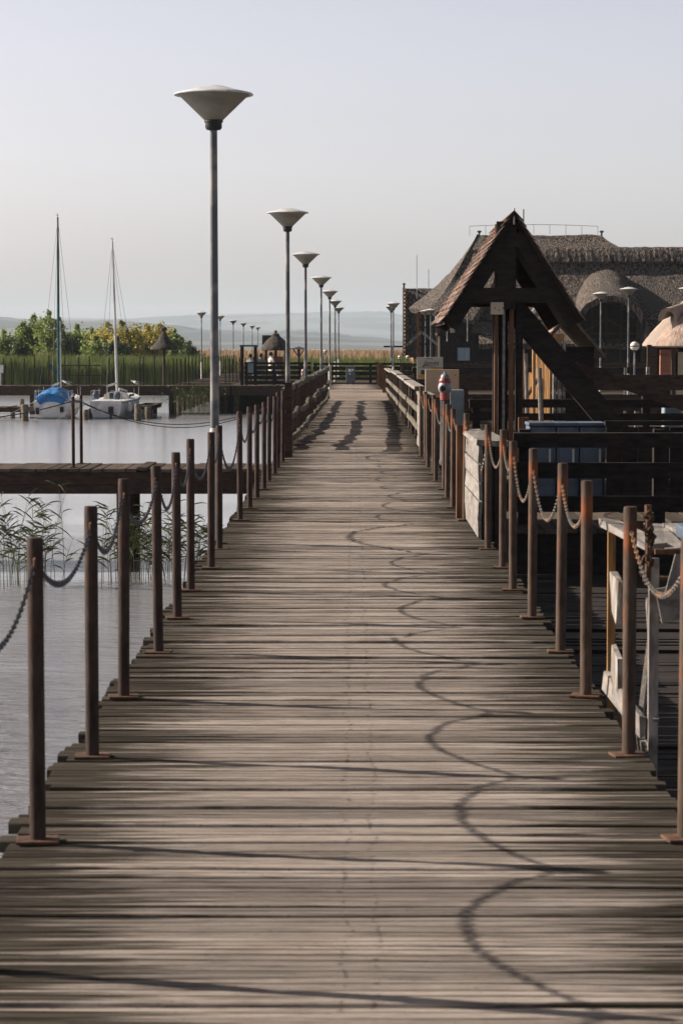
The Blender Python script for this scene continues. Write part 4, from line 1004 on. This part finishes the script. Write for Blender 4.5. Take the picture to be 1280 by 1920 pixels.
m = MB(); m.tube([(0, 0, 0), (0, 0, b.z + .12)], .06, 8); m.build('post', M['darkwood'], t)
d = 118.0; b = w(735, 652, d); t = thing('flat_canopy', 'flat dark canopy behind the right end lamps over the reeds', 'canopy', (b.x, d, -.1))
m = MB(); m.box(-.42, .5, -.4, .4, b.z + .12, b.z + .2); m.build('canopy', M['blackwood'], t); m = MB(); m.box(-.05, .05, -.05, .05, 0, b.z + .12); m.build('post', M['darkwood'], t)
d = 107.0; b = w(454, 715, d); e = w(479, 650, d); t = thing('pergola', 'square dark pergola frame on the far pier left of the kiosk', 'pergola', (b.x, d, -.1))
for x in (0, e.x - b.x): m = MB(); m.box(x - .07, x + .07, -.07, .07, 0, e.z + .1); m.build('post', M['blackwood'], t)
m = MB(); m.box(-.1, e.x - b.x + .1, -.05, .05, e.z + .102, e.z + .17); m.build('beam', M['blackwood'], t)
d = 106.4; b = w(470, 703, d); t = thing('notice_board', 'small pale blue notice panel under the dark pergola', 'sign', (b.x, d, -.1)); z = b.z + .1
m = MB(); m.box(-.12, .12, 0, .04, z + .1, z + .5); m.build('panel', M['cab_blue'], t); m = MB(); m.box(-.02, .02, .041, .07, 0, z + .48); m.build('leg', M['darkwood'], t)
# litter bin and far hydrant
d = 103.6; b = w(657, 716, d); t = thing('litter_bin', 'blue-grey litter bin against the fence at the end of the walk', 'bin', (b.x, d, -.03)); 
m = MB(); m.box(-.19, .19, -.16, .16, .12, .74); m.build('body', M['locker'], t, bevel=.02)
m = MB(); m.box(-.21, .21, -.18, .18, .743, .79); m.build('lid', M['locker'], t, bevel=.01)
m = MB(); m.box(-.10, .02, -.175, -.163, .56, .68); m.box(.04, .13, -.175, -.163, .60, .68); m.box(-.06, .0, -.175, -.163, .44, .5); m.build('sticker', M['white'], t)
m = MB(); m.box(-.15, -.1, -.1, .1, 0, .118); m.box(.1, .15, -.1, .1, 0, .118); m.build('leg', M['darkwood'], t)
d = 105.4; b = w(568.5, 705, d); t = thing('hydrant', 'small red and white pillar hydrant on the far cross pier', 'hydrant', (b.x, d, -.08))
m = MB(); m.lathe([(.1, 0), (.09, .05), (.085, .42)], 12); m.build('barrel', M['red'], t); m = MB(); m.lathe([(.086, .421), (.1, .46), (.09, .55)], 12); m.build('head', M['silver'], t); m = MB(); m.lathe([(.088, .551), (.09, .62), (.05, .7), (.01, .72)], 12); m.build('cap', M['red'], t)

# ================================================================== PEOPLE (seated at the far kiosk)
def person(px, ytop, d, shirt, lab, lean=0):
    h = w(px, ytop, d); t = thing('person', lab, 'person', (h.x, d, h.z - 1.26)); t.rotation_euler = (0, 0, 2.6 + lean)
    V = [(0, 0, .46), (0, 0, .62), (0, .01, .80), (0, .0, .95), (0, 0, 1.03), (0, -.01, 1.10), (0, -.01, 1.19),
         (.18, 0, .93), (.23, -.05, .68), (.16, -.25, .60), (-.18, 0, .93), (-.23, -.05, .68), (-.14, -.25, .60),
         (.10, 0, .45), (.12, -.42, .47), (.12, -.44, .05), (.12, -.55, .03), (-.10, 0, .45), (-.12, -.42, .47), (-.12, -.44, .05), (-.12, -.55, .03)]
    E = [(0, 1), (1, 2), (2, 3), (3, 4), (4, 5), (5, 6), (3, 7), (7, 8), (8, 9), (3, 10), (10, 11), (11, 12), (0, 13), (13, 14), (14, 15), (15, 16), (0, 17), (17, 18), (18, 19), (19, 20)]
    Rr = [.14, .13, .15, .12, .055, .085, .075, .06, .045, .035, .06, .045, .035, .09, .065, .045, .04, .09, .065, .045, .04]
    me = bpy.data.meshes.new('body'); me.from_pydata(V, E, []); o = bpy.data.objects.new('body', me); COL.objects.link(o); o.parent = t; me.materials.append(M[shirt])
    o.modifiers.new('skin', 'SKIN'); sk = me.skin_vertices[0].data
    for i, r in enumerate(Rr): sk[i].radius = (r, r * (.75 if i < 4 else 1)); sk[i].use_root = (i == 0)
    s = o.modifiers.new('sub', 'SUBSURF'); s.levels = 1; s.render_levels = 1
    m = MB(); m.lathe([(.03, 1.06), (.075, 1.09), (.088, 1.15), (.08, 1.22), (.045, 1.255), (.01, 1.26)], 14, c=(0, -.012, 0), sx=.92, sy=1.1); hd = m.build('head', M['skin'], t, smooth=True)
    m = MB(); m.lathe([(.085, 1.12), (.1, 1.17), (.09, 1.235), (.05, 1.275), (.01, 1.28)], 14, c=(0, .018, 0), sx=.95, sy=1.05); m.build('hair', M['hair'], t, smooth=True)
    m = MB(); m.box(-.012, .012, -.125, -.10, 1.135, 1.165); m.build('nose', M['skin'], hd)
person(469.5, 664, 110, 'shirt_g', 'dark-haired person seated left, only the head showing over the far fence')
person(489, 663, 110, 'shirt_g', 'dark-haired person in grey seated between the pergola and the kiosk', .4)
person(508, 660.5, 110.6, 'shirt_w', 'person in a white top seated under the thatched kiosk', -.5)
# ================================================================== BOATS
def boat(px, d, beam, Lh, mast_px, ymast, tilt, cover, lab, rz=0, mcol='alu'):
    base = Vector((w(px, 783, d).x, d, WATER)); t = thing('sailboat', lab, 'sailboat', base, rz, 'moored sailboats')
    def sec(s):   # s 0 stern .. 1 bow
        b = beam / 2 * (.80 + .55 * s - .30 * s * s) if s < .5 else beam / 2 * (1.0 * math.cos((s - .5) / .5 * math.pi / 2) ** .75)
        if s < .5: b = beam / 2 * (.80 + .4 * s)
        return b, .72 + .22 * s * s, -.22 + .2 * s
    m = MB(); ns, nk = 18, 12; base_i = 0
    for i in range(ns + 1):
        s = i / ns; b, sh, kl = sec(min(s, .995))
        for k in range(nk + 1):
            a = math.pi * k / nk; ca, sa = math.cos(a), math.sin(a)
            x = b * (abs(ca) ** .55) * (1 if ca > 0 else -1); z = sh - (sh - kl) * (sa ** 1.15)
            m.v.append((x, Lh * s - .12 * (1 - sa) * 0 + .1 * (z - kl) * (0 if i else -1) * .6, z))
    for i in range(ns):
        for k in range(nk):
            a0 = i * (nk + 1) + k; m.f.append((a0, a0 + nk + 1, a0 + nk + 2, a0 + 1))
    m.f.append(tuple(range(nk + 1)))
    m.f += [(i * (nk + 1), i * (nk + 1) + nk, (i + 1) * (nk + 1) + nk, (i + 1) * (nk + 1)) for i in range(ns)]
    hull = m.build('hull', M['white'], t, smooth=True)
    m = MB()
    for sgn in (-1, 1):
        pts = []
        for i in range(ns + 1): b, sh, kl = sec(min(i / ns, .995)); pts.append((sgn * (b + .01), Lh * i / ns, sh - .06))
        m.tube(pts, .022, 5)
    m.build('rub_rail', M['cab_blue'], hull)
    m = MB(); m.slab(lambda u, v: (beam * (.34 - .1 * v) * (2 * u - 1), Lh * (.38 + .34 * v), .72 + .34 * (1 - abs(2 * u - 1) ** 4) * (1 - v * v * .8)), 12, 6, (0, 0, -.28)); cb = m.build('cabin', M['white'], t, smooth=True)
    m = MB(); m.box(-.25, .25, Lh * .38 - .03, Lh * .38 - .004, .62, 1.0); m.build('hatch', M['glass' if not cover else 'white'], cb)
    H = (652 - ymast) / FPX * d + 1.6 - WATER; my = Lh * .45; mx = 0
    top = w(mast_px, ymast, d + my); tx = top.x - base.x
    tx = tx * math.cos(rz) + 0
    m = MB(); n = 6; m.tube([(tx * (i / n) * (1 if True else 0) + tilt * (i / n - 1) * 0 , my, .95 + (H - .95) * i / n) for i in range(n + 1)], [.062, .06, .058, .055, .05, .045, .035], 8); mast = m.build('mast', M[mcol], t, smooth=True)
    if mcol == 'teal':
        m = MB(); m.tube([(tx * .1 + .07, my + .02, .9), (tx * .45 + .05, my + .02, .9 + (H - .9) * .42)], .045, 8); m.build('furled_sail', M['white'], t)
    zs = .95 + (H - .95) * (.42 if mcol == 'alu' else .37); xs = tx * .42
    m = MB(); m.tube([(xs - .5, my, zs - .02), (xs, my, zs), (xs + .5, my, zs + .03)], .016, 5); m.build('spreader', M['alu'], mast)
    m = MB()
    for sg in (-1, 1): m.tube([(tx, my, H - .1), (xs + sg * .5, my, zs), (sg * beam * .45, my - .1, .8)], .006, 4)
    m.tube([(tx, my, H - .05), (0, .1, .8)], .006, 4); m.tube([(tx, my, H * .95), (0, Lh, .95)], .006, 4); m.build('rigging', M['lamp_dark'], mast)
    m = MB(); m.tube([(tx - .08, my, H + .10), (tx + .04, my, H + .08)], .01, 4); m.tube([(tx, my, H - .05), (tx, my, H + .16)], .01, 4); m.build('wind_vane', M['lamp_dark'], mast)
    m = MB(); m.tube([(tx * .05, my - .05, 1.4), (0, .4, 1.32)], .045, 8); m.build('boom', M['white'], mast)
    m = MB()   # pushpit
    for sg in (-1, 1):
        x = sg * beam * .38
        m.tube([(x, .05, .72), (x, .05, 1.12), (x * .35, -.03, 1.14)], .012, 5); m.tube([(x, .05, 1.12), (x * 1.1, 1.2, 1.14), (x * 1.1, 1.2, .74)], .012, 5)
    m.build('rail', M['alu'], t)
    for sg in (-1, 1):
        for y_ in (Lh * .42, Lh * .56):
            m = MB(); x_ = sg * beam * (.335 - .02 * (y_ > Lh * .5)); m.box(x_ - .012, x_ + .012, y_, y_ + .5, .84, .94); m.build('cabin_window', M['glass'], cb)
        for y_ in (.9, 2.6, 4.2):
            b_, sh_, _ = sec(y_ / Lh); m = MB(); m.tube([(sg * b_ * .94, y_, sh_), (sg * b_ * .94, y_, sh_ + .42)], .011, 5); m.build('stanchion', M['alu'], t)
    m = MB(); m.tube([(-beam * .4, .02, .68), (-beam * .9, -1.2, .2), (-beam * 1.1, -2.0, -.1)], .012, 5); m.build('mooring_line', M['beige'], t)
    m = MB(); pts_ = [];
    m.slab(lambda u, v: ((2 * u - 1) * beam * .335, -.145 + .012 * v, .02 + .05 * v), 8, 1, (0, .006, 0)); m.build('waterline_stripe', M['cab_blue'], hull)
    if cover:
        m = MB()
        def tarp(u, v):
            x = 2 * u - 1; fold = .02 * noise.noise(Vector((u * 5, v * 4, 1))) + .006 * math.sin(u * 23)
            drop = abs(x) ** 2.4 * .36 + (1 - v) ** 3 * (.28 * (1 - .4 * abs(x)))
            return (x * beam * .36, -.05 + 2.4 * v - fold, 1.24 - drop * .8 + fold - .12 * v * 0)
        m.slab(tarp, 28, 12, (0, .02, -.03)); m.build('cockpit_cover', M['blue_tarp'], t, smooth=True)
        m = MB(); m.slab(lambda u, v: ((2 * u - 1) * beam * .345 * (1 - .3 * v), -.09 - .04 * math.sin(v * 3), 1.0 - .22 * abs(2 * u - 1) ** 2.4 - .30 * v * (1 - abs(2 * u - 1) ** 2 * .3)), 28, 6, (0, .02, 0)); m.build('cover_flap', M['blue_tarp'], t, smooth=True)
        m = MB(); m.box(-.62, -.48, -.13, -.06, .2, .46); m.box(.35, .5, -.13, -.06, .28, .5); m.build('transom_fitting', M['black'], hull)
    else:
        m = MB(); m.box(.12, .32, -.2, -.06, .18, .50); m.box(.18, .26, -.22, -.1, -.1, .178); m.build('outboard_motor', M['black'], t, bevel=.03)
        m = MB(); m.box(-.5, -.2, -.16, -.05, .32, .38); m.build('transom_step', M['alu'], hull)
        for x in (-.45, .42):
            m = MB(); m.lathe([(.10, .78), (.15, .84), (.15, 1.0), (.08, 1.08)], 10, c=(x, .25, 0)); m.build('cushion', M['locker'], t)
        m = MB(); m.tube([(.45, .3, .85), (.5, .35, 1.22), (.62, 1.2, 1.12)], .035, 6); m.build('stern_arch', M['white'], t, smooth=True)
        for y in (.8, 1.9):
            m = MB(); m.lathe([(.03, .25), (.09, .32), (.09, .58), (.03, .65)], 10, c=(beam * .53, y, 0)); m.build('fender', M['white'], t)
    return t
b1 = boat(97, 96.8, 1.78, 6.4, 111, 404, 0, True, 'white sailboat with blue cockpit cover and dark green mast', R(1), 'teal')
b2 = boat(199, 97.2, 1.6, 6.2, 202, 450, 0, False, 'white open sailboat with outboard and silver mast, right of the blue-covered one', R(-4))
m = MB(); m.slab(lambda u, v: (.34 * u * (1), .02 * math.sin(u * 6), -.22 * v - .25 * u + .05 * math.sin(u * 5)), 8, 4, (0, .008, 0)); o = m.build('burgee_flag', M['teal']); c = w(92, 682, 99); o.location = c; tag(o, 'small pale teal flag hanging left of the green mast', 'flag')
# ================================================================== PILES, FAR POSTS, RAILINGS, CHAINS
mp = None
PL = [(41, 748, 98.0, 0.099, 'thin weathered mooring pile left of the blue-covered boat'), (46, 758, 94.0, 0.143, 'stout grey mooring pile left of the blue-covered boat, the nearer'), (160, 768, 95.7, 0.110, 'dark mooring pile just right of the two tall posts'),
      (258, 757, 94.6, 0.132, 'grey mooring pile right of the open sailboat, the tallest there'), (266, 768, 96.3, 0.110, 'short dark mooring pile right of the tall grey one'), (277, 763, 96.9, 0.132, 'dark mooring pile, rightmost near the open sailboat'), (170, 766, 98.0, 0.099, 'mooring pile by the stern of the open sailboat'), (23, 765, 100.3, 0.110, 'dark pile under the stub jetty at the far left')]
for px, yt, d, r, lab in PL:
    m = MB(); m.tube([(0, 0, WATER - .8), (0, 0, wz(yt, d) - .03), (0, 0, wz(yt, d))], [r, r, r * .85], 10); o = m.build('mooring_pile', M['railwood']); o.location = (wx(px, d), d, 0); tag(o, lab, 'pile', 'mooring piles around the sailboats')
pier('low dark stub jetty at the far left beside the blue-covered boat', -15, wx(60, 99), 98, 100, z=-.85, fascia=.2, name='stub_jetty')
pier('low stub jetty behind the piles right of the open sailboat', wx(256, 98.5), wx(283, 98.5), 98, 104, z=-.8, along='y', fascia=.18, name='stub_jetty')
# two tall posts on the short pier, with chains
for i, (px, d, yt, yb) in enumerate(((136.5, 31.9, 739, 876), (151.5, 33.0, 741, 868))):
    o = dup_at(postL, (wx(px, d), d, 0), ('dark slim post on the short left pier, nearer of the pair', 'dark slim post on the short left pier, farther of the pair')[i], scale=(.85, .85, .95), rz=.3, group='pair of posts on the short left pier')
def rope(a, b, sg, r, lab, m='chain_dark'):
    a, b = Vector(a), Vector(b); mm = MB(); pts = []
    for i in range(25): u = i / 24; pts.append(a.lerp(b, u) - a - Vector((0, 0, 4 * sg * u * (1 - u))))
    mm.tube(pts, r, 5); o = mm.build('chain', M[m]); o.location = a; tag(o, lab, 'chain', 'long chains from the pair of pier posts')
rope(w(136, 752, 31.9), w(-230, 775, 31.9), .16, .008, 'long dark chain sloping left from the pier posts to the frame edge')
rope(w(152, 752, 33), (-1.0, 33.2, .85), .36, .006, 'long dark chain sagging right from the farther pier post towards the boardwalk')
rope(w(137, 748, 31.9), (-1.0, 31.9, .86), .31, .006, 'long dark chain sagging right from the nearer pier post towards the boardwalk')
rope(w(137, 750, 31.9), w(152, 750, 33), .03, .012, 'short knotted chain joining the pair of pier posts')
# far posts along the left piers
post_far = None; n = 0
def far_post(px, d, h, lab, g):
    global post_far
    if post_far is None:
        post_far = thing('fence_post', lab, 'post', group=g); m = MB(); m.box(-.024, .024, -.024, .024, 0, 1.0, jit=.002); m.build('shaft', M['darkwood'], post_far)
        o = post_far
    else: o = dup(post_far); o['label'] = lab; o['group'] = g
    o.location = (wx(px, d), d, -.06); o.scale = (1, 1, h)
for i, px in enumerate([7, 22, 46, 65, 92, 122, 148, 168, 205, 232, 263, 269, 290, 325, 348, 354]):
    far_post(px, 104.6, rnd.uniform(1.15, 1.3), 'thin dark fence post on the far left pier, %s from the left frame edge' % ordinal(i), 'thin posts on the far left pier')
for i in range(22):
    d = 107 + i * 2.6; x = -7.75; far_post(660 + x * FPX / d, d, 1.12, 'post on the left side of the sunlit lamp pier, %s from its near end' % ordinal(i), 'posts of the lamp pier')
for i in range(14):
    d = 108 + i * 3.4; x = -5.65; far_post(660 + x * FPX / d, d, 1.1, 'post on the right side of the sunlit lamp pier, %s from its near end' % ordinal(i), 'posts of the lamp pier')
a = w(115, 685, 105.4); b = w(190, 685, 105.4); t = thing('pipe_railing', 'dark square pipe railing on the far left pier between the boats', 'railing', (a.x, 105.4, -.08)); z = a.z + .08; L_ = b.x - a.x
m = MB(); m.tube([(0, 0, 0), (0, 0, z), (L_, 0, z), (L_, 0, 0)], .025, 6); m.build('frame', M['blackwood'], t); m = MB(); m.tube([(L_ * .62, 0, 0), (L_ * .62, 0, z)], .02, 6); m.tube([(0, 0, z * .5), (L_, 0, z * .5)], .015, 6); m.build('crossbar', M['blackwood'], t)
c = w(2, 710, 104.5); t = thing('small_sign', 'small white sign on a pole at the far left frame edge', 'sign', (c.x, 104.5, -.08)); m = MB(); m.box(-.12, .12, -.02, 0, .55, .9); m.build('panel', M['white'], t); m = MB(); m.tube([(0, .02, 0), (0, .02, .88)], .02, 6); m.build('leg', M['alu'], t)
def gull(px, py, d, lab):
    c = w(px, py, d); t = thing('gull', lab, 'gull', (c.x, d, c.z), R(70), 'gulls on the far pier')
    m = MB(); m.lathe([(.005, -.2), (.03, -.14), (.06, -.04), (.07, .05), (.05, .12), (.03, .15), (.035, .19), (.03, .22), (.008, .245)], 10)
    o = m.build('body', M['feather'], t, smooth=True); o.rotation_euler = (R(-68), 0, 0); o.location = (0, 0, .12)
    m = MB(); m.tube([(-.05, -.02, .17), (-.055, -.18, .13), (-.04, -.30, .10)], [.035, .03, .008], 6); m.tube([(.05, -.02, .17), (.055, -.18, .13), (.04, -.30, .10)], [.035, .03, .008], 6); m.build('wing', M['lamp_pole'], t)
    m = MB(); m.tube([(0.02, 0, 0), (.02, 0, .09)], .006, 5); m.tube([(-.02, 0, 0), (-.02, 0, .09)], .006, 5); m.build('leg', M['orange'], t)
    m = MB(); m.tube([(0, .23, .21), (0, .28, .195)], [.01, .003], 5); m.build('beak', M['orange'], t)
gull(126, 723, 104.6, 'white gull on the far pier right of the green mast'); gull(256, 723, 104.6, 'white gull on the far pier right of the silver mast')

# ================================================================== VEGETATION
def bush(px, ytop, wpx, d, mt, lab, seed, n=2600, base_y=715, leaf=.17, spires=0):
    n = int(n * 1.9); wpx *= 1.42; ytop -= 4; n = int(n * 1.15); d += 38; leaf *= 1.2
    r2 = random.Random(seed); top = w(px, ytop, d); H = top.z - WATER; rw = wpx / FPX * d / 2
    t = thing('shrub_tree', lab, 'tree', (top.x, d, WATER + .05), group='shrubby trees behind the reeds')
    m = MB(); cl = []
    for i in range(7 + spires):
        a = r2.uniform(0, 6.28); rr = rw * r2.uniform(.1, .6); hh = H * r2.uniform(.4, .78)
        if i < spires + 1: rr = rw * r2.uniform(0, .22) + (rw * .25 * i if spires else 0); hh = H * (.90 - .09 * i)
        p1 = Vector((math.cos(a) * rr, math.sin(a) * rr, hh)); m.tube([(0, 0, -.2), (p1.x * .3, p1.y * .3, hh * .4), p1 * .92], [.09, .06, .02], 6); cl.append((p1, i < spires + 1))
    m.build('trunk', M['bark'], t)
    m = MB(); cls = []
    for i in range(46):
        u = r2.random() ** .8; a = r2.uniform(0, 6.28); zz = H * (.15 + .62 * u); rr = rw * (r2.random() ** .5) * (1.0 - .55 * u ** 1.5)
        cls.append((Vector((math.cos(a) * rr, math.sin(a) * rr, zz)), rw * r2.uniform(.16, .30)))
    for p, sp in cl:
        for q_ in range(3): cls.append((Vector((p.x * (1 - .15 * q_), p.y, p.z - q_ * H * .09)), rw * (.10 + .06 * q_ if sp else .2)))
    for i in range(n):
        c, r = r2.choice(cls); r *= 1.5 if r2.random() < .14 else 1; v = Vector((r2.gauss(0, 1), r2.gauss(0, 1), r2.gauss(0, 1))).normalized() * r * (r2.random() ** .45) * r2.uniform(.8, 1.3); v.z *= 1.3
        p = c + v
        if p.z > H: p.z = H - r2.random() * .2
        nrm = (v.normalized() + Vector((r2.gauss(0, .6), r2.gauss(0, .6), r2.gauss(0, .6)))).normalized(); a = nrm.orthogonal().normalized(); b = nrm.cross(a)
        s = leaf * r2.uniform(.6, 1.3); an = r2.uniform(0, 6.28); a, b = a * math.cos(an) + b * math.sin(an), b * math.cos(an) - a * math.sin(an)
        m.add([p - a * s * .6, p - b * s * .35, p + a * s * .6, p + b * s * .35], [(0, 1, 2, 3)])
    m.build('crown', M[mt], t)
bush(6, 618, 60, 136, 'leaf_green', 'low green shrub tree at the left frame edge', 1)
bush(38, 632, 50, 132, 'leaf_dark', 'dark low shrub just left of the tall green one', 2)
bush(62, 588, 74, 150, 'leaf_green', 'tall green tree with two pointed tops left of the green mast', 3, 3400, spires=1)
bush(92, 578, 64, 147, 'leaf_green', 'tallest spire-topped green tree just left of the green mast', 4, 3400, spires=1)
bush(125, 618, 50, 140, 'leaf_dark', 'dark green shrub right behind the green mast', 5)
bush(145, 606, 60, 152, 'leaf_green', 'green shrub tree midway between the two masts', 6)
bush(172, 612, 50, 150, 'leaf_green', 'small pointed green tree left of the silver mast', 7)
bush(182, 630, 60, 134, 'leaf_green', 'low bright green shrub at the foot of the silver mast, left side', 16)
bush(200, 602, 62, 145, 'leaf_yellow', 'yellow-green tree directly behind the silver mast', 8, 3400)
bush(238, 600, 72, 143, 'leaf_yellow', 'broad yellowish tree right of the silver mast', 9, 3800)
bush(222, 630, 50, 132, 'leaf_dark', 'dark shrub below the yellowish tree right of the silver mast', 17)
bush(278, 606, 66, 146, 'leaf_yellow', 'yellowish tree left of the thatched parasol', 10, 3400)
bush(305, 605, 70, 150, 'leaf_yellow', 'yellow-green tree directly behind the thatched parasol', 11, 3600)
bush(328, 614, 40, 142, 'leaf_green', 'olive shrub right of the thatched parasol roof', 12)
bush(355, 640, 46, 138, 'leaf_dark', 'small dark shrub left of the leftmost distant lamp', 13, 2200)

def reeds(name, n, xf, dr, hr, mt, wid, lab, seed, plume=0):
    r2 = random.Random(seed); m = MB()
    for i in range(n):
        d = dr[0] + (dr[1] - dr[0]) * r2.random() ** 1.5; x = xf(d, r2); h = r2.uniform(*hr) * (1 + .22 * noise.noise(Vector((x * .5, d * .4, seed))) + .1 * noise.noise(Vector((x * 2.2, d, seed))))
        lean = r2.gauss(0, .10) * h; ly = r2.gauss(0, .08) * h; wd = wid * r2.uniform(.6, 1.3); a = r2.uniform(-.7, .7); ca, sa = math.cos(a) * wd, math.sin(a) * wd
        b = Vector((x, d, WATER - .02)); md = b + Vector((lean * .35, ly * .35, h * .6)); tp = b + Vector((lean, ly, h))
        m.add([b - Vector((ca, sa, 0)), b + Vector((ca, sa, 0)), md + Vector((ca * .8, sa * .8, 0)), md - Vector((ca * .8, sa * .8, 0)), tp], [(0, 1, 2, 3), (3, 2, 4)])
    o = m.build(name, M[mt]); tag(o, lab, 'reeds', kind='stuff'); return o
reeds('reed_bed', 30000, lambda d, r: r.uniform(-.155 * d, -8.15), (149, 172), (1.8, 2.32), 'reed_green', .036, 'dense green reed bed behind the far left pier', 1)
reeds('reed_bed', 16000, lambda d, r: r.uniform(-5.2, .05 * d), (131, 175), (1.75, 2.25), 'reed_green', .045, 'band of green reeds behind the end fence and kiosk', 2)
reeds('reed_bed', 30000, lambda d, r: r.uniform(-.16 * d, .06 * d), (180, 620), (1.8, 2.5), 'reed_gold', .16, 'wide golden dry reed field below the hills', 3)
# near reed clumps in the water
def clump(px, py, d, n, h, rad, lab, seed):
    r2 = random.Random(seed); c = Vector((wx(px, d), d, WATER)); t = thing('reed_clump', lab, 'reeds', c, group='reed clumps in the near water'); st = MB(); lf = MB()
    for i in range(n):
        x, y = r2.gauss(0, rad), r2.gauss(0, rad * 1.3); hh = h * r2.uniform(.6, 1.05); lx_, ly_ = r2.gauss(0, .13) * hh, r2.gauss(0, .1) * hh
        f = lambda u: Vector((x + lx_ * u * u, y + ly_ * u * u, -.1 + hh * u))
        st.tube([f(k / 5) for k in range(6)], [.0045, .0042, .004, .0035, .0025, .0015], 5)
        for k in range(r2.randint(5, 8)):
            u = r2.uniform(.38, 1.0); p = f(u); a = r2.choice((0, math.pi)) + r2.gauss(0, .6); L_ = r2.uniform(.16, .30); dr_ = Vector((math.cos(a), math.sin(a), 0)); up = r2.uniform(.35, .95)
            pts = [p + dr_ * L_ * s * (.75) + Vector((0, 0, L_ * (up * s - .35 * s * s))) for s in (0, .3, .65, 1)]; sd = dr_.cross(Vector((0, 0, 1))); sd = (sd * .5 + Vector((0, 0, .85))).normalized(); ws = (.003, .010, .008, .0005)
            vs_ = [];
            for pt, w_ in zip(pts, ws): vs_ += [pt - sd * w_, pt + sd * w_]
            lf.add(vs_, [(0, 1, 3, 2), (2, 3, 5, 4), (4, 5, 7, 6)])
    st.build('stems', M['stem'], t); lf.build('leaves', M['reed_near'], t)
clump(22, 1090, 29.2, 17, 1.15, 0.15, 'reed clump in the water at the left frame edge', 1)
clump(62, 1090, 29.6, 13, 1.1, 0.15, 'reed clump behind the nearest left post', 2)
clump(95, 1080, 30.0, 4, 1.25, 0.11, 'sparse tall reeds between the first two left posts', 3)
clump(222, 1080, 29.4, 15, 1.1, 0.20, 'reed clump behind the third left post', 4)
clump(272, 1075, 29.8, 19, 1.05, 0.21, 'dense reed clump behind the fourth left post', 5)
clump(318, 1070, 30.0, 17, 1.0, 0.18, 'reed clump between the fourth and fifth left posts', 6)
clump(372, 1065, 30.2, 13, 1.0, 0.17, 'reed clump beside the boardwalk behind the sixth left post', 7)
clump(345, 800, 102.6, 60, 1.6, 0.45, 'leaning reeds under the far pier beyond the open sailboat', 8)
clump(380, 800, 103, 70, 1.5, 0.50, 'bushy reeds under the far pier behind the tall lamp pole', 9)
